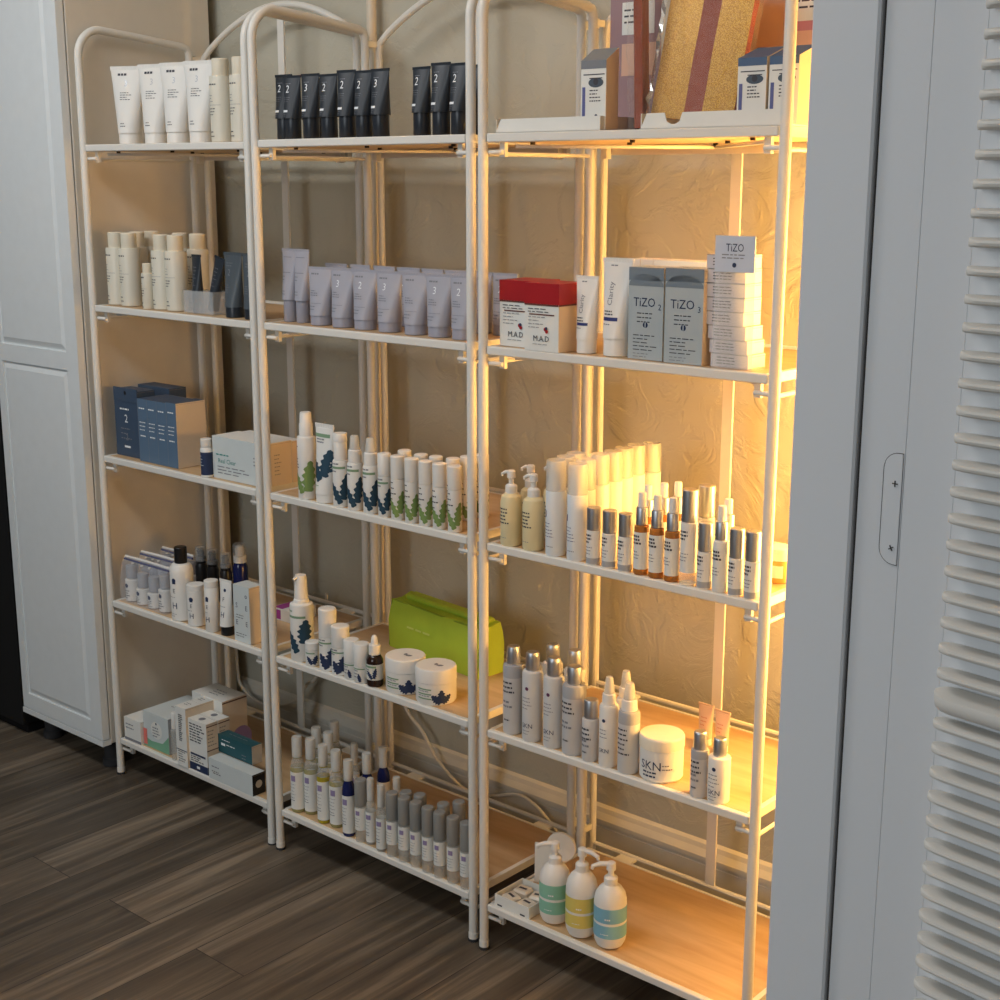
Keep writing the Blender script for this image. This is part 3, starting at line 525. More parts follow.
BOXES = [
  ('gift_carton', 0, 2, 0.068, 0.055, 0, 0.0957, 0.1682, 0.05, 'navy_hang', 'navy hanging carton with white print, leftmost on middle shelf of left rack', 'box', ''),
  ('gift_carton', 0, 2, 0.0558, 0.145, 0, 0.129, 0.1608, 0.05, 'navy_window', 'dark navy carton with square hole behind the slim blue cartons', 'box', ''),
  ('slim_carton', 0, 2, 0.1487, 0.062, 0, 0.0375, 0.151, 0.084, 'slate', 'slim slate blue carton, first of four from left, middle shelf of left rack', 'box', 'slim slate blue cartons'),
  ('slim_carton', 0, 2, 0.1865, 0.062, 0, 0.0375, 0.1517, 0.084, 'slate', 'slim slate blue carton, second of four from left, middle shelf of left rack', 'box', 'slim slate blue cartons'),
  ('slim_carton', 0, 2, 0.2243, 0.062, 0, 0.0375, 0.1524, 0.084, 'slate', 'slim slate blue carton, third of four from left, middle shelf of left rack', 'box', 'slim slate blue cartons'),
  ('slim_carton', 0, 2, 0.2621, 0.062, 0, 0.0375, 0.1532, 0.084, 'slate', 'slim slate blue carton, fourth of four from left, middle shelf of left rack', 'box', 'slim slate blue cartons'),
  ('long_carton', 0, 2, 0.5033, 0.0586, 0, 0.1812, 0.0964, 0.0773, 'white_long', 'long white carton with green lettering, front one, middle shelf of left rack', 'box', ''),
  ('long_carton', 0, 2, 0.5035, 0.114, 0, 0.181, 0.094, 0.03, 'plain_tan', 'plain pale carton directly behind the long white carton', 'box', ''),
  ('letter_carton', 0, 3, 0.5116, 0.0271, 0, 0.0572, 0.1335, 0.0407, 'pale_letters', 'pale blue carton with dark letters, right end, fourth shelf of left rack', 'box', ''),
  ('pink_carton', 0, 3, 0.4552, 0.21, 0, 0.0657, 0.0287, 0.08, 'pink', 'small pink and white carton near back, fourth shelf of left rack', 'box', ''),
  ('low_carton', 0, 4, 0.0567, 0.0829, 0, 0.0695, 0.0606, 0.16, 'white_plain', 'low white carton, leftmost on bottom shelf of left rack', 'box', ''),
  ('mask_carton', 0, 4, 0.1448, 0.0824, 0, 0.1039, 0.0933, 0.14, 'white_green', 'white carton with round seal and green corner, bottom shelf of left rack', 'box', ''),
  ('tall_carton', 0, 4, 0.2768, 0.0182, 0, 0.0419, 0.1525, 0.0494, 'white_tall', 'tall narrow white carton behind the navy footed one, bottom shelf of left rack', 'box', ''),
  ('navy_foot_carton', 0, 4, 0.3314, 0.0171, 0, 0.0732, 0.1298, 0.0338, 'white_navy', 'white carton with navy foot and black print, front one of two', 'box', ''),
  ('navy_foot_carton', 0, 4, 0.3315, 0.053, 0, 0.073, 0.13, 0.034, 'white_navy', 'white carton with navy foot directly behind its twin', 'box', ''),
  ('holographic_carton', 0, 4, 0.2717, 0.1157, 0, 0.12, 0.155, 0.0751, 'holo', 'large white carton with violet sheen at back, bottom shelf of left rack', 'box', ''),
  ('tall_carton', 0, 4, 0.277, 0.06, 0, 0.042, 0.15, 0.03, 'white_tall', 'tall narrow white carton directly behind its twin, bottom shelf of left rack', 'box', ''),
  ('pale_carton', 0, 4, 0.4587, 0.0145, 0, 0.164, 0.052, 0.0372, 'pale_dark_end', 'long pale carton with black end, lying under the teal carton', 'box', ''),
  ('teal_carton', 0, 4, 0.4293, 0.0501, 0.052, 0.1296, 0.0458, 0.0301, 'teal', 'dark teal carton lying on top of the long pale carton', 'box', ''),
  ('red_white_carton', 2, 1, 0.0605, 0.0575, 0, 0.0762, 0.1174, 0.075, 'mad', 'red topped white carton, left one of two, second shelf of right rack', 'box', 'red topped white cartons'),
  ('red_white_carton', 2, 1, 0.1386, 0.0341, 0, 0.0777, 0.1192, 0.0282, 'mad', 'red topped white carton, right one of two, second shelf of right rack', 'box', 'red topped white cartons'),
  ('sunscreen_carton', 2, 1, 0.3414, 0.045, 0, 0.0698, 0.1517, 0.05, 'tizo2', 'silver grey carton reading TiZO 2, left one of the two', 'box', ''),
  ('sunscreen_carton', 2, 1, 0.4195, 0.04, 0, 0.0735, 0.1534, 0.05, 'tizo3', 'silver grey carton reading TiZO 3, right one of the two', 'box', ''),
  ('plain_carton', 2, 1, 0.2505, 0.135, 0, 0.0268, 0.1587, 0.05, 'peach_top', 'pale carton, first from left in the row behind the grey cartons', 'box', 'pale cartons behind the grey sunscreen cartons'),
  ('plain_carton', 2, 1, 0.2782, 0.135, 0, 0.0264, 0.1597, 0.05, 'peach_top', 'pale carton, second from left in the row behind the grey cartons', 'box', 'pale cartons behind the grey sunscreen cartons'),
  ('plain_carton', 2, 1, 0.3055, 0.135, 0, 0.0261, 0.1607, 0.05, 'peach_top', 'pale carton, third from left in the row behind the grey cartons', 'box', 'pale cartons behind the grey sunscreen cartons'),
  ('plain_carton', 2, 1, 0.3324, 0.135, 0, 0.0257, 0.1617, 0.05, 'peach_top', 'pale carton, fourth from left in the row behind the grey cartons', 'box', 'pale cartons behind the grey sunscreen cartons'),
  ('plain_carton', 2, 1, 0.3589, 0.135, 0, 0.0253, 0.1627, 0.05, 'peach_top', 'pale carton, fifth from left in the row behind the grey cartons', 'box', 'pale cartons behind the grey sunscreen cartons'),
  ('plain_carton', 2, 1, 0.3851, 0.135, 0, 0.025, 0.1636, 0.05, 'peach_top', 'pale carton, sixth from left in the row behind the grey cartons', 'box', 'pale cartons behind the grey sunscreen cartons'),
  ('small_flat_carton', 2, 1, 0.502, 0.05, 0, 0.0703, 0.0215, 0.05, 'stack', 'small flat white carton, lowest of the stack near right post', 'box', 'stacked small flat cartons'),
  ('small_flat_carton', 2, 1, 0.4991, 0.05, 0.0222, 0.0702, 0.0215, 0.05, 'stack', 'small flat white carton, second lowest of the stack near right post', 'box', 'stacked small flat cartons'),
  ('small_flat_carton', 2, 1, 0.4954, 0.05, 0.0444, 0.0721, 0.0215, 0.05, 'stack', 'small flat white carton, third lowest of the stack near right post', 'box', 'stacked small flat cartons'),
  ('small_flat_carton', 2, 1, 0.4907, 0.05, 0.0666, 0.0721, 0.0215, 0.05, 'stack', 'small flat white carton, fourth lowest of the stack near right post', 'box', 'stacked small flat cartons'),
  ('small_flat_carton', 2, 1, 0.4907, 0.05, 0.0888, 0.0719, 0.0215, 0.05, 'stack', 'small flat white carton, fourth from top of the stack near right post', 'box', 'stacked small flat cartons'),
  ('small_flat_carton', 2, 1, 0.4902, 0.05, 0.111, 0.0708, 0.0215, 0.05, 'stack', 'small flat white carton, third from top of the stack near right post', 'box', 'stacked small flat cartons'),
  ('small_flat_carton', 2, 1, 0.4897, 0.05, 0.1332, 0.0716, 0.0215, 0.05, 'stack', 'small flat white carton, second from top of the stack near right post', 'box', 'stacked small flat cartons'),
  ('small_flat_carton', 2, 1, 0.4888, 0.05, 0.1554, 0.0714, 0.0215, 0.05, 'stack', 'small flat white carton, topmost of the stack near right post', 'box', 'stacked small flat cartons'),
]
# ------------------------------------------------------------------ product kinds
def cap_disc(parent, r, z0, z1, m, name='cap', n=20, dome=.12):
    b = M(); h = z1-z0
    b.lathe([(r*.97, z0), (r, z0+h*.04), (r, z1-h*dome), (r*.94, z1-h*dome*.35), (r*.82, z1)], m, n)
    return b.build(name, parent)
def spray_head(parent, r, z0, z1, m, over=None, overm=None):
    """collar, actuator with nozzle, optional clear overcap"""
    h = z1-z0; b = M()
    b.lathe([(r*.95, z0), (r*.95, z0+h*.32), (r*.62, z0+h*.36), (r*.62, z0+h*.46)], m)
    c = b.build('collar', parent)
    b = M(); b.lathe([(r*.6, z0+h*.46), (r*.66, z0+h*.5), (r*.58, z0+h*.86), (r*.4, z0+h*.9)], m)
    b.tube([(0, -r*.5, z0+h*.74), (0, -r*.78, z0+h*.74)], r*.14, m, 8)
    b.build('spray_nozzle', parent)
    if over:
        b = M(); b.lathe([(r*1.0, z0+h*.1), (r*1.0, z1-h*.1), (r*.93, z1-h*.02), (r*.8, z1)], overm)
        b.build('overcap', parent)
def pump_head(parent, r, z0, z1, m, reach=.022, ang=-PI/2, thick=.0042):
    h = z1-z0; b = M()
    b.lathe([(r, z0), (r, z0+h*.3), (r*.8, z0+h*.36), (r*.42, z0+h*.4), (r*.42, z0+h*.62)], m, 18)
    b.build('pump_collar', parent)
    b = M(); b.lathe([(r*.42, z0+h*.62), (r*.7, z0+h*.66), (r*.66, z1-h*.04), (r*.5, z1)], m, 18)
    dx, dy = math.cos(ang), math.sin(ang); zz = z1-h*.09
    b.tube([(0, 0, zz), (dx*reach*.6, dy*reach*.6, zz), (dx*reach, dy*reach, zz-thick), (dx*reach*1.02, dy*reach*1.02, zz-thick*2.2)], [thick, thick*.95, thick*.8, thick*.6], m, 10)
    b.build('pump_nozzle', parent)
def dropper_head(parent, r, z0, z1, mc, mb, point=False):
    h = z1-z0; b = M()
    b.lathe([(r*.78, z0), (r*.8, z0+h*.04), (r*.8, z0+h*.5), (r*.74, z0+h*.53)], mc)
    b.build('collar', parent)
    b = M(); b.lathe([(r*.46, z0+h*.53), (r*.56, z0+h*.55), (r*.54, z0+h*.93), (r*.5, z0+h*.99), (r*.4, z1)] if not point else [(r*.46, z0+h*.53), (r*.5, z0+h*.56), (r*.42, z0+h*.85), (r*.3, z0+h*.96), (r*.16, z1)], mb, 16)
    b.build('rubber_bulb', parent)

def squeeze(parent, W, D, H, caph, skin, capm, pr, capr=None, flare=.0, seed=0):
    """tube standing on its cap: round above the cap, flat crimp on top"""
    b = M(); n = 24; r = D/2; z0 = caph; z1 = H; rings = []
    def sec(t):
        tt = t**.9
        a = r+(W/2-r)*tt; q = r*(1-t)+.0012
        return a, q
    K = 9
    for k in range(K+1):
        t = k/K*.94; a, q = sec(t); z = z0+(z1-z0)*t
        rings.append([(a*math.cos(2*PI*i/n), q*math.sin(2*PI*i/n), z) for i in range(n)])
    b.loft(rings, skin, True, True)
    a, q = sec(.94); zc = z0+(z1-z0)*.94
    b.box(-W/2, W/2, -.0011, .0011, zc, z1, skin)
    for i in range(11):
        x = -W/2+W*(i+.5)/11; b.box(x-.0006, x+.0006, -.0016, .0016, zc+.002, z1-.001, skin)
    def mp(u, v):
        t = min(.94, max(0, (v-z0)/(z1-z0))); a, q = sec(t)
        return (u, -q*math.sqrt(max(.02, 1-(u/a)**2))-.0005, v)
    pr(b, mp, z0, z1, r)
    b.build('tube_body', parent)
    cr = capr or r*.97
    c = M(); c.lathe([(cr*.96, 0), (cr, .001), (cr, caph*.9), (cr*.98, caph)], capm, 24)
    c.build('cap', parent)

def K_tube_white(P, s, v):
    W, H = s; rnd = random.Random(3)
    def pr(b, mp, z0, z1, r):
        fine(b, mp, -.004, z0+(z1-z0)*.86, r*1.3, 1, .007, .005, INK, rnd)
        text(b, mp, '3', 0, z0+(z1-z0)*.7, .014, SIL)
        fine(b, mp, 0, z0+(z1-z0)*.6, r*1.1, 4, .005, .0014, INK, rnd)
        fine(b, mp, -.004, z0+(z1-z0)*.14, r*.6, 2, .006, .0016, INK, rnd)
    squeeze(P, W, .052, H, .024, WHT, WHT, pr)
def K_tube_black(P, s, v):
    W, H = s; rnd = random.Random(5); H = H+(.003, 0, .001, -.002)[v % 4]
    def pr(b, mp, z0, z1, r):
        text(b, mp, ('2', '2', '3', '2')[v % 4], -.006, z0+(z1-z0)*.6, .015, INKW)
        fine(b, mp, -.005, z0+(z1-z0)*.8, r*.9, 1, .004, .0012, INKG, rnd)
        fine(b, mp, -.005, z0+(z1-z0)*.48, r*1.0, 3, .004, .0008, INKG, rnd)
        rect(b, mp, -.013, .001, z0+(z1-z0)*.14, z0+(z1-z0)*.19, INKW, 2)
        fine(b, mp, -.006, z0+(z1-z0)*.09, r*.5, 2, .004, .001, INKG, rnd)
    squeeze(P, W, .038, H, .042, BLKT, BLKC, pr, .0165)
def K_tube_slate(P, s, v):
    W, H = s; rnd = random.Random(6)
    def pr(b, mp, z0, z1, r):
        fine(b, mp, -.004, z0+(z1-z0)*.8, r*1.2, 2, .006, .0014, INKG, rnd)
        text(b, mp, '2', -.004, z0+(z1-z0)*.58, .014, INKG)
        fine(b, mp, -.004, z0+(z1-z0)*.4, r*1.0, 4, .005, .001, INKG, rnd)
    squeeze(P, W, .042, H, .022, SLT, BLKC, pr)
def K_tube_slimdark(P, s, v):
    def pr(b, mp, z0, z1, r):
        fine(b, mp, 0, z0+(z1-z0)*.7, r*1.0, 6, .008, .0012, INKG, random.Random(2))
    squeeze(P, .034, .026, s[1], .034, BLKT, BLKC, pr)
def K_tube_grey(P, s, v):
    W, H = s; rnd = random.Random(8)
    def pr(b, mp, z0, z1, r):
        fine(b, mp, -.006, z0+(z1-z0)*.84, r*1.3, 1, .005, .0032, INKG, rnd)
        if v % 4: text(b, mp, ('', '3', '2', '3')[v % 4], -.006, z0+(z1-z0)*.62, .014, INKW)
        fine(b, mp, -.007, z0+(z1-z0)*.5, r*1.0, 3, .0045, .0017, INKG, rnd)
        rect(b, mp, -.016, .012, z0+(z1-z0)*.25, z0+(z1-z0)*.258, INKG, 4)
        fine(b, mp, -.009, z0+(z1-z0)*.18, r*.8, 2, .006, .0017, INKG, rnd)
    squeeze(P, W, .047, H, .02, GRT, GRC, pr)
def K_tube_slimgrey(P, s, v):
    W, H = s; rnd = random.Random(8)
    def pr(b, mp, z0, z1, r):
        for q in (.83, .53): rect(b, mp, -.014, .012, z0+(z1-z0)*q, z0+(z1-z0)*(q+.012), INKG, 4)
        fine(b, mp, -.005, z0+(z1-z0)*.45, r, 2, .007, .0018, INKG, rnd)
        fine(b, mp, -.005, z0+(z1-z0)*.16, r, 2, .006, .0018, INKG, rnd)
    squeeze(P, W, .034, H, .046, GRT, GRC, pr, .0148)
def K_cream(P, s, v):
    r, H = s[0]/2, s[1]; b = M(); hb = H*.79; rnd = random.Random(9)
    b.lathe([(r*.94, 0), (r, .002), (r, hb-.003), (r*.96, hb-.0005), (r*.74, hb)], CRM, 28)
    mp = cyl_map(r)
    fine(b, mp, 0, hb*.86, r*1.6, 1, .005, .003, INK, rnd)
    fine(b, mp, -.004, hb*.7, r*.6, 3, .006, .0012, INKG, rnd)
    rect(b, mp, -r*.8, r*.8, hb*.56, hb*.565, INKG, 6)
    fine(b, mp, 0, hb*.5, r*1.1, 3, .006, .0018, INK, rnd)
    fine(b, mp, -.002, hb*.15, r*.8, 2, .009, .0022, INK, rnd)
    b.build('bottle_body', P)
    cap_disc(P, r*.74, hb, H, IVO, dome=.06)
def K_supp(P, s, v):
    r, H = s[0]/2, s[1]; b = M(); hb = H*.78
    b.lathe([(r*.92, 0), (r, .002), (r, hb*.08), (r*1.01, hb*.081, NAVYP), (r*1.01, hb*.84, NAVYP), (r, hb*.841), (r, hb*.94), (r*.8, hb)], WHT, 24)
    mp = cyl_map(r*1.01); fine(b, mp, -.002, hb*.7, r*1.2, 4, .007, .0016, INKW, random.Random(1))
    b.build('bottle_body', P); cap_disc(P, r*.9, hb, H, WHT, dome=.05)
def K_cond(P, s, v):
    r, H = s[0]/2, s[1]; b = M(); hb = H*.78; rnd = random.Random(4)
    b.lathe([(r*.9, 0), (r*.98, .003), (r*.98, hb*.86), (r*.93, hb*.93), (r*.75, hb*.985), (r*.5, hb)], WHT, 28)
    mp = cyl_map(r*.98, .2)
    disc(b, mp, 0, hb*.72, r*.2, NAVYP); rect(b, mp, -.005, .005, hb*.66, hb*.7, NAVYP, 2)
    text(b, mp, 'E', 0, hb*.5, .011, INK); text(b, mp, 'H', 0, hb*.22, .016, NAVYP)
    fine(b, mp, -.003, hb*.42, r*1.2, 1, .005, .0013, INKG, rnd); fine(b, mp, -.003, hb*.12, r*1.2, 2, .005, .001, INKG, rnd)
    b.build('bottle_body', P); cap_disc(P, r*.54, hb, H, BLK, dome=.05)
def K_pot(P, s, v):
    r, H = s[0]/2, s[1]; b = M(); rnd = random.Random(4)
    b.lathe([(r*.93, 0), (r, .002), (r, H*.86), (r*.98, H*.865)], WHT, 24)
    mp = cyl_map(r, .25)
    disc(b, mp, 0, H*.66, r*.26, NAVYP); rect(b, mp, -.004, .004, H*.6, H*.64, NAVYP, 2)
    text(b, mp, 'E', 0, H*.46, .009, INK); text(b, mp, 'H', 0, H*.2, .013, NAVYP)
    fine(b, mp, -.003, H*.38, r*1.4, 1, .005, .0013, INKG, rnd)
    b.build('bottle_body', P); cap_disc(P, r*.985, H*.87, H, WHT, dome=.1)
def K_creamtube(P, s, v):
    def pr(b, mp, z0, z1, r):
        disc(b, mp, .002, z0+(z1-z0)*.78, .004, NAVYP)
        text(b, mp, 'F', 0, z0+(z1-z0)*.54, .01, INK); text(b, mp, 'H', 0, z0+(z1-z0)*.2, .013, NAVYP)
        fine(b, mp, -.002, z0+(z1-z0)*.42, r*1.3, 1, .005, .0013, INKG, random.Random(2))
    squeeze(P, .04, .034, s[1], .022, WHT, BLK, pr, .0155)
def K_darkspray(P, s, v, m=None):
    r, H = s[0]/2, s[1]; b = M(); hb = H*.7; m = m or BLK
    b.lathe([(r*.92, 0), (r, .002), (r, hb*.9), (r*.8, hb*.98), (r*.6, hb)], m, 22)
    b.build('bottle_body', P); spray_head(P, r*.9, hb, H, BLK if m is BLK else WHT, True, CLR)
def K_bluespray(P, s, v): K_darkspray(P, s, v, BLU)
def K_vial(P, s, v):
    r, H = s[0]/2, s[1]; b = M(); hb = H*.66
    b.lathe([(r*.92, 0), (r, .002), (r, hb*.95), (r*.6, hb)], CLG, 18)
    b.build('bottle_body', P); cap_disc(P, r*.75, hb, H, WHT, n=18)
def K_leafspray(P, s, v):
    r, H = s[0]/2, s[1]; b = M(); hb = H*.72; rnd = random.Random(1)
    b.lathe([(r*.95, 0), (r, .002), (r, hb*.97), (r*.95, hb), (r*.7, hb+.001)], WHT, 26)
    mp = cyl_map(r, .75); leaf(b, mp, .003, hb*.13, hb*.5, r*1.25, PI/2-.1, GREENP); leaf(b, mp, -.010, hb*.10, hb*.34, r*.7, PI/2+.4, GREENP)
    fine(b, cyl_map(r), -.006, hb*.84, r, 1, .01, .0015, INK, rnd); fine(b, cyl_map(r), -.008, hb*.64, r*.6, 4, .006, .002, INK, rnd)
    b.build('bottle_body', P)
    c = M(); c.lathe([(r*.74, hb), (r*.74, hb+(H-hb)*.5), (r*.66, hb+(H-hb)*.56), (r*.62, H-.003), (r*.55, H)], WHT, 20); c.build('cap', P)
def K_leaftube(P, s, v):
    def pr(b, mp, z0, z1, r):
        L = z1-z0
        rect(b, mp, -.026, .02, z0+L*.81, z0+L*.86, GREENB, 8); fine(b, mp, -.006, z0+L*.77, r*1.2, 2, .006, .003, INKG, random.Random(2))
        leaf(b, mp, .008, z0+L*.26, L*.4, .024, PI/2-.25, TEALP); leaf(b, mp, .002, z0+L*.2, L*.34, .02, PI/2+.6, TEALP)
        rect(b, mp, -.02, .0, z0+L*.12, z0+L*.13, GREENB, 4)
    squeeze(P, .056, .044, s[1], .018, WHT, WHT, pr)
def leafwrap(b, r, hb, m, band=True, a0=.75):
    rnd = random.Random(2); mp = cyl_map(r, a0)
    leaf(b, mp, r*.28, hb*.16, hb*.56, r*1.0, PI/2-.16, m); leaf(b, mp, -r*.05, hb*.08, hb*.5, r*.8, PI/2+.5, m)
    if band:
        rect(b, cyl_map(r), -r*1.3, r*1.3, hb*.82, hb*.87, GREENB, 10)
        fine(b, cyl_map(r), -r*.1, hb*.91, r*1.5, 1, .01, .003, INKG, rnd)
        fine(b, cyl_map(r), -r*.2, hb*.75, r*1.1, 1, .01, .003, INKG, rnd)
def K_tealbottle(P, s, v):
    r, H = s[0]/2, s[1]; b = M(); hb = H*.64
    b.lathe([(r*.95, 0), (r, .002), (r, hb*.95), (r*.93, hb*.99), (r*.7, hb)], WHT, 24); leafwrap(b, r, hb, TEALP)
    b.build('bottle_body', P)
    c = M(); h = H-hb; c.lathe([(r*.82, hb), (r*.82, hb+h*.66), (r*.8, hb+h*.68), (r*.86, hb+h*.7), (r*.86, H-.002), (r*.8, H)], WHT, 20); c.build('cap', P)
def K_tealmist(P, s, v):
    r, H = s[0]/2, s[1]; b = M(); hb = H*.64
    b.lathe([(r*.95, 0), (r, .002), (r, hb*.95), (r*.93, hb*.99), (r*.7, hb)], WHT, 24); leafwrap(b, r, hb, TEALP)
    b.build('bottle_body', P); h = H-hb
    c = M(); c.lathe([(r*.84, hb), (r*.82, hb+h*.44), (r*.7, hb+h*.48)], WHT, 20); c.build('collar', P)
    c = M(); c.lathe([(r*.66, hb+h*.48), (r*.5, H-.002), (r*.4, H)], FRO, 18); c.build('overcap', P)
def airless(P, s, m, lines, capf=.36, col=WHT, a0=.75):
    r, H = s[0]/2, s[1]; b = M(); hb = H*(1-capf)
    b.lathe([(r*.96, 0), (r, .001), (r, hb)], col, 24)
    leafwrap(b, r, hb, m, band=not lines, a0=a0)
    if lines: fine(b, cyl_map(r), -r*.2, hb*.9, r*1.4, 4, .011, .0022, INK, random.Random(3))
    b.build('bottle_body', P); cap_disc(P, r*.995, hb+.0006, H, col, n=24, dome=.04)
def K_tealairless(P, s, v): airless(P, s, TEALP, False)
def K_greenairless(P, s, v): airless(P, s, GREENP, True)
def K_navyleaf(P, s, v): airless(P, s, NAVYP, False, .46)
def K_navyleafm(P, s, v): airless(P, s, NAVYP, False, .44)
def K_slimstick(P, s, v):
    r, H = s[0]/2, s[1]; b = M(); hb = H*.42
    b.lathe([(r*.96, 0), (r, .001), (r, hb)], WHT, 22); mp = cyl_map(r, .3)
    rect(b, cyl_map(r), -r*1.2, r*1.2, hb*.86, hb*.93, GREENB, 8); fine(b, mp, -.003, hb*.75, r*1.2, 3, .007, .002, INKG, random.Random(3)); leaf(b, mp, r*.3, hb*.1, hb*.5, r*.4, PI/2+.2, NAVYP)
    b.build('bottle_body', P); cap_disc(P, r*.995, hb+.0006, H, WHT, n=22, dome=.05)
def K_pumpleaf(P, s, v):
    r, H = s[0]/2, s[1]; b = M(); hb = H*.68
    b.lathe([(r*.95, 0), (r, .002), (r, hb*.94), (r*.96, hb*.98), (r*.75, hb)], WHT, 28)
    mp = cyl_map(r, .8); leaf(b, mp, .006, hb*.32, hb*.42, r*1.0, PI/2-.1, TEALP); leaf(b, mp, -.010, hb*.16, hb*.4, r*.7, PI/2+.5, TEALP)
    rect(b, cyl_map(r), -r*1.2, r*1.2, hb*.76, hb*.8, GREENB, 10); fine(b, cyl_map(r), -r*.2, hb*.86, r*1.3, 1, .01, .004, GREENB, random.Random(4))
    b.build('bottle_body', P)
    h = H-hb; c = M(); c.lathe([(r*.66, hb), (r*.64, hb+h*.12), (r*.6, hb+h*.14)], WHT); c.build('pump_collar', P)
    c = M(); c.lathe([(r*.58, hb+h*.14), (r*.5, H-.006), (r*.46, H)], WHT, 20); c.tube([(0, 0, H-.005), (.0, -.014, H-.004), (0, -.02, H-.007)], .0032, WHT, 8); c.build('pump_nozzle', P)
def K_smallpot(P, s, v):
    r, H = s[0]/2, s[1]; b = M()
    b.lathe([(r*.9, 0), (r*.97, .002), (r*.97, H*.66)], WHT, 24); mp = cyl_map(r*.97, .7)
    leaf(b, mp, .004, H*.08, H*.4, r*.6, PI/2-.4, NAVYP); leaf(b, mp, .001, H*.08, H*.4, r*.5, PI/2+.6, NAVYP); rect(b, mp, -r, r*.4, H*.52, H*.57, GREENB, 6)
    b.build('jar_body', P); cap_disc(P, r, H*.67, H, WHT, 'lid', 24)
def K_amberdrop(P, s, v):
    r, H = s[0]/2, s[1]; b = M(); hb = H*.62; lb = mat('pale_label', (214, 212, 202), .5)
    b.lathe([(r*.92, 0), (r, .002), (r, hb*.22), (r*1.008, hb*.221, lb), (r*1.008, hb*.72, lb), (r, hb*.721), (r*.98, hb*.84), (r*.7, hb*.97), (r*.5, hb)], DRK, 26)
    mp = cyl_map(r*1.01, .5); leaf(b, mp, .004, hb*.28, hb*.34, r*.4, PI/2-.2, NAVYP); leaf(b, mp, 0, hb*.26, hb*.3, r*.36, PI/2+.6, NAVYP)
    rect(b, cyl_map(r*1.01), -r, r*1, hb*.62, hb*.68, GREENB, 8); fine(b, cyl_map(r*1.01), -.004, hb*.54, r, 3, .005, .0014, INK, random.Random(5))
    b.build('bottle_body', P); dropper_head(P, r*.86, hb, H, WHT, WHT, True)
def K_jar(P, s, v):
    r, H = s[0]/2, s[1]; b = M(); hb = H*.6
    b.lathe([(r*.94, 0), (r*.985, .003), (r*.985, hb)], WHT, 36); mp = cyl_map(r*.985, .9)
    leaf(b, mp, .004, hb*.12, hb*.62, .014, PI/2, NAVYP); leaf(b, mp, .002, hb*.12, hb*.55, .013, PI/2+.85, NAVYP); leaf(b, mp, .006, hb*.12, hb*.55, .011, PI/2-.85, NAVYP)
    m2 = cyl_map(r*.985, .35)
    for q in (.72, .5, .28): rect(b, m2, -.026, .006, hb*q, hb*(q+.06), GREENB, 8)
    fine(b, m2, -.01, hb*.64, .03, 2, hb*.22, .0016, INKG, random.Random(5))
    b.build('jar_body', P)
    c = M(); c.lathe([(r, hb+.0008), (r, H-.004), (r*.975, H-.001), (r*.94, H)], WHT, 36)
    leaf(c, top_map(H, y=0), .006, -.004, .014, .008, .6, INKG); leaf(c, top_map(H, y=0), .004, -.004, .012, .007, 2.2, INKG); c.build('lid', P)
def mist(P, s, body, liquid, label=WHC, capm=FRO, capf=.24, dark=False):
    r, H = s[0]/2, s[1]; b = M(); hb = H*(1-capf); rnd = random.Random(6)
    b.lathe([(r*.9, 0), (r, .003), (r, hb*.06), (r*1.01, hb*.061, label), (r*1.01, hb*.72, label), (r, hb*.721, liquid), (r*.98, hb*.8, liquid), (r*.85, hb*.88, body), (r*.6, hb*.95, body), (r*.55, hb)], liquid, 24)
    mp = cyl_map(r*1.012, .2)
    rect(b, mp, -.006, .006, hb*.56, hb*.66, mat('violet_logo', (146, 132, 168), .6), 3)
    fine(b, mp, -.001, hb*.5, r*1.3, 4, .008, .001, INKG, rnd); fine(b, mp, -.001, hb*.26, r*1.4, 2, .006, .0016, INKG, rnd)
    b.build('bottle_body', P)
    spray_head(P, r*.6, hb, H-.004, WHT)
    c = M(); c.lathe([(r*.7, hb-.004), (r*.7, H-.003), (r*.62, H)], capm, 20); c.build('overcap', P)
def K_mistclear(P, s, v): mist(P, s, CLG, STR)
def K_mistyellow(P, s, v): mist(P, s, CLG, YEL)
def K_mistblue(P, s, v): mist(P, s, BLU, BLU)
def K_mistsmall(P, s, v): mist(P, s, CLG, CLG, capf=.3)
def K_greycap(P, s, v):
    r, H = s[0]/2, s[1]; b = M(); hb = H*.58; rnd = random.Random(6)
    b.lathe([(r*.9, 0), (r, .003), (r, hb*.34), (r*1.01, hb*.341, WHC), (r*1.01, hb*.96, WHC), (r*.97, hb*.965), (r*.8, hb)], CLG, 24)
    mp = cyl_map(r*1.012, .2); rect(b, mp, -.005, .005, hb*.76, hb*.88, mat('violet_logo', (146, 132, 168), .6), 3)
    fine(b, mp, -.001, hb*.66, r*1.4, 4, .006, .001, INKG, rnd)
    b.build('bottle_body', P); cap_disc(P, r*1.0, hb, H, FROG, n=24, dome=.06)
def K_clarity(P, s, v, big=True):
    W, H = s; rnd = random.Random(4)
    def pr(b, mp, z0, z1, r):
        L = z1-z0
        text(b, mp, 'Clarity', -.002, z0+L*.56, .0105 if big else .0085, INKG, vert=True)
        rect(b, mp, -.019 if big else -.013, .012 if big else .01, z0+L*.22, z0+L*.265, BLS, 6)
        fine(b, mp, -.004, z0+L*.33, r*1.1, 2, .005, .0022, INK, rnd); fine(b, mp, -.004, z0+L*.17, r*1.1, 1, .005, .0016, INKG, rnd)
        fine(b, mp, .0, z0+L*.9, r*1.0, 1, .005, .002, INKG, rnd)
    squeeze(P, W, .048 if big else .036, H, .03 if big else .024, WHT, WHT, pr)
def K_claritys(P, s, v): K_clarity(P, s, v, False)
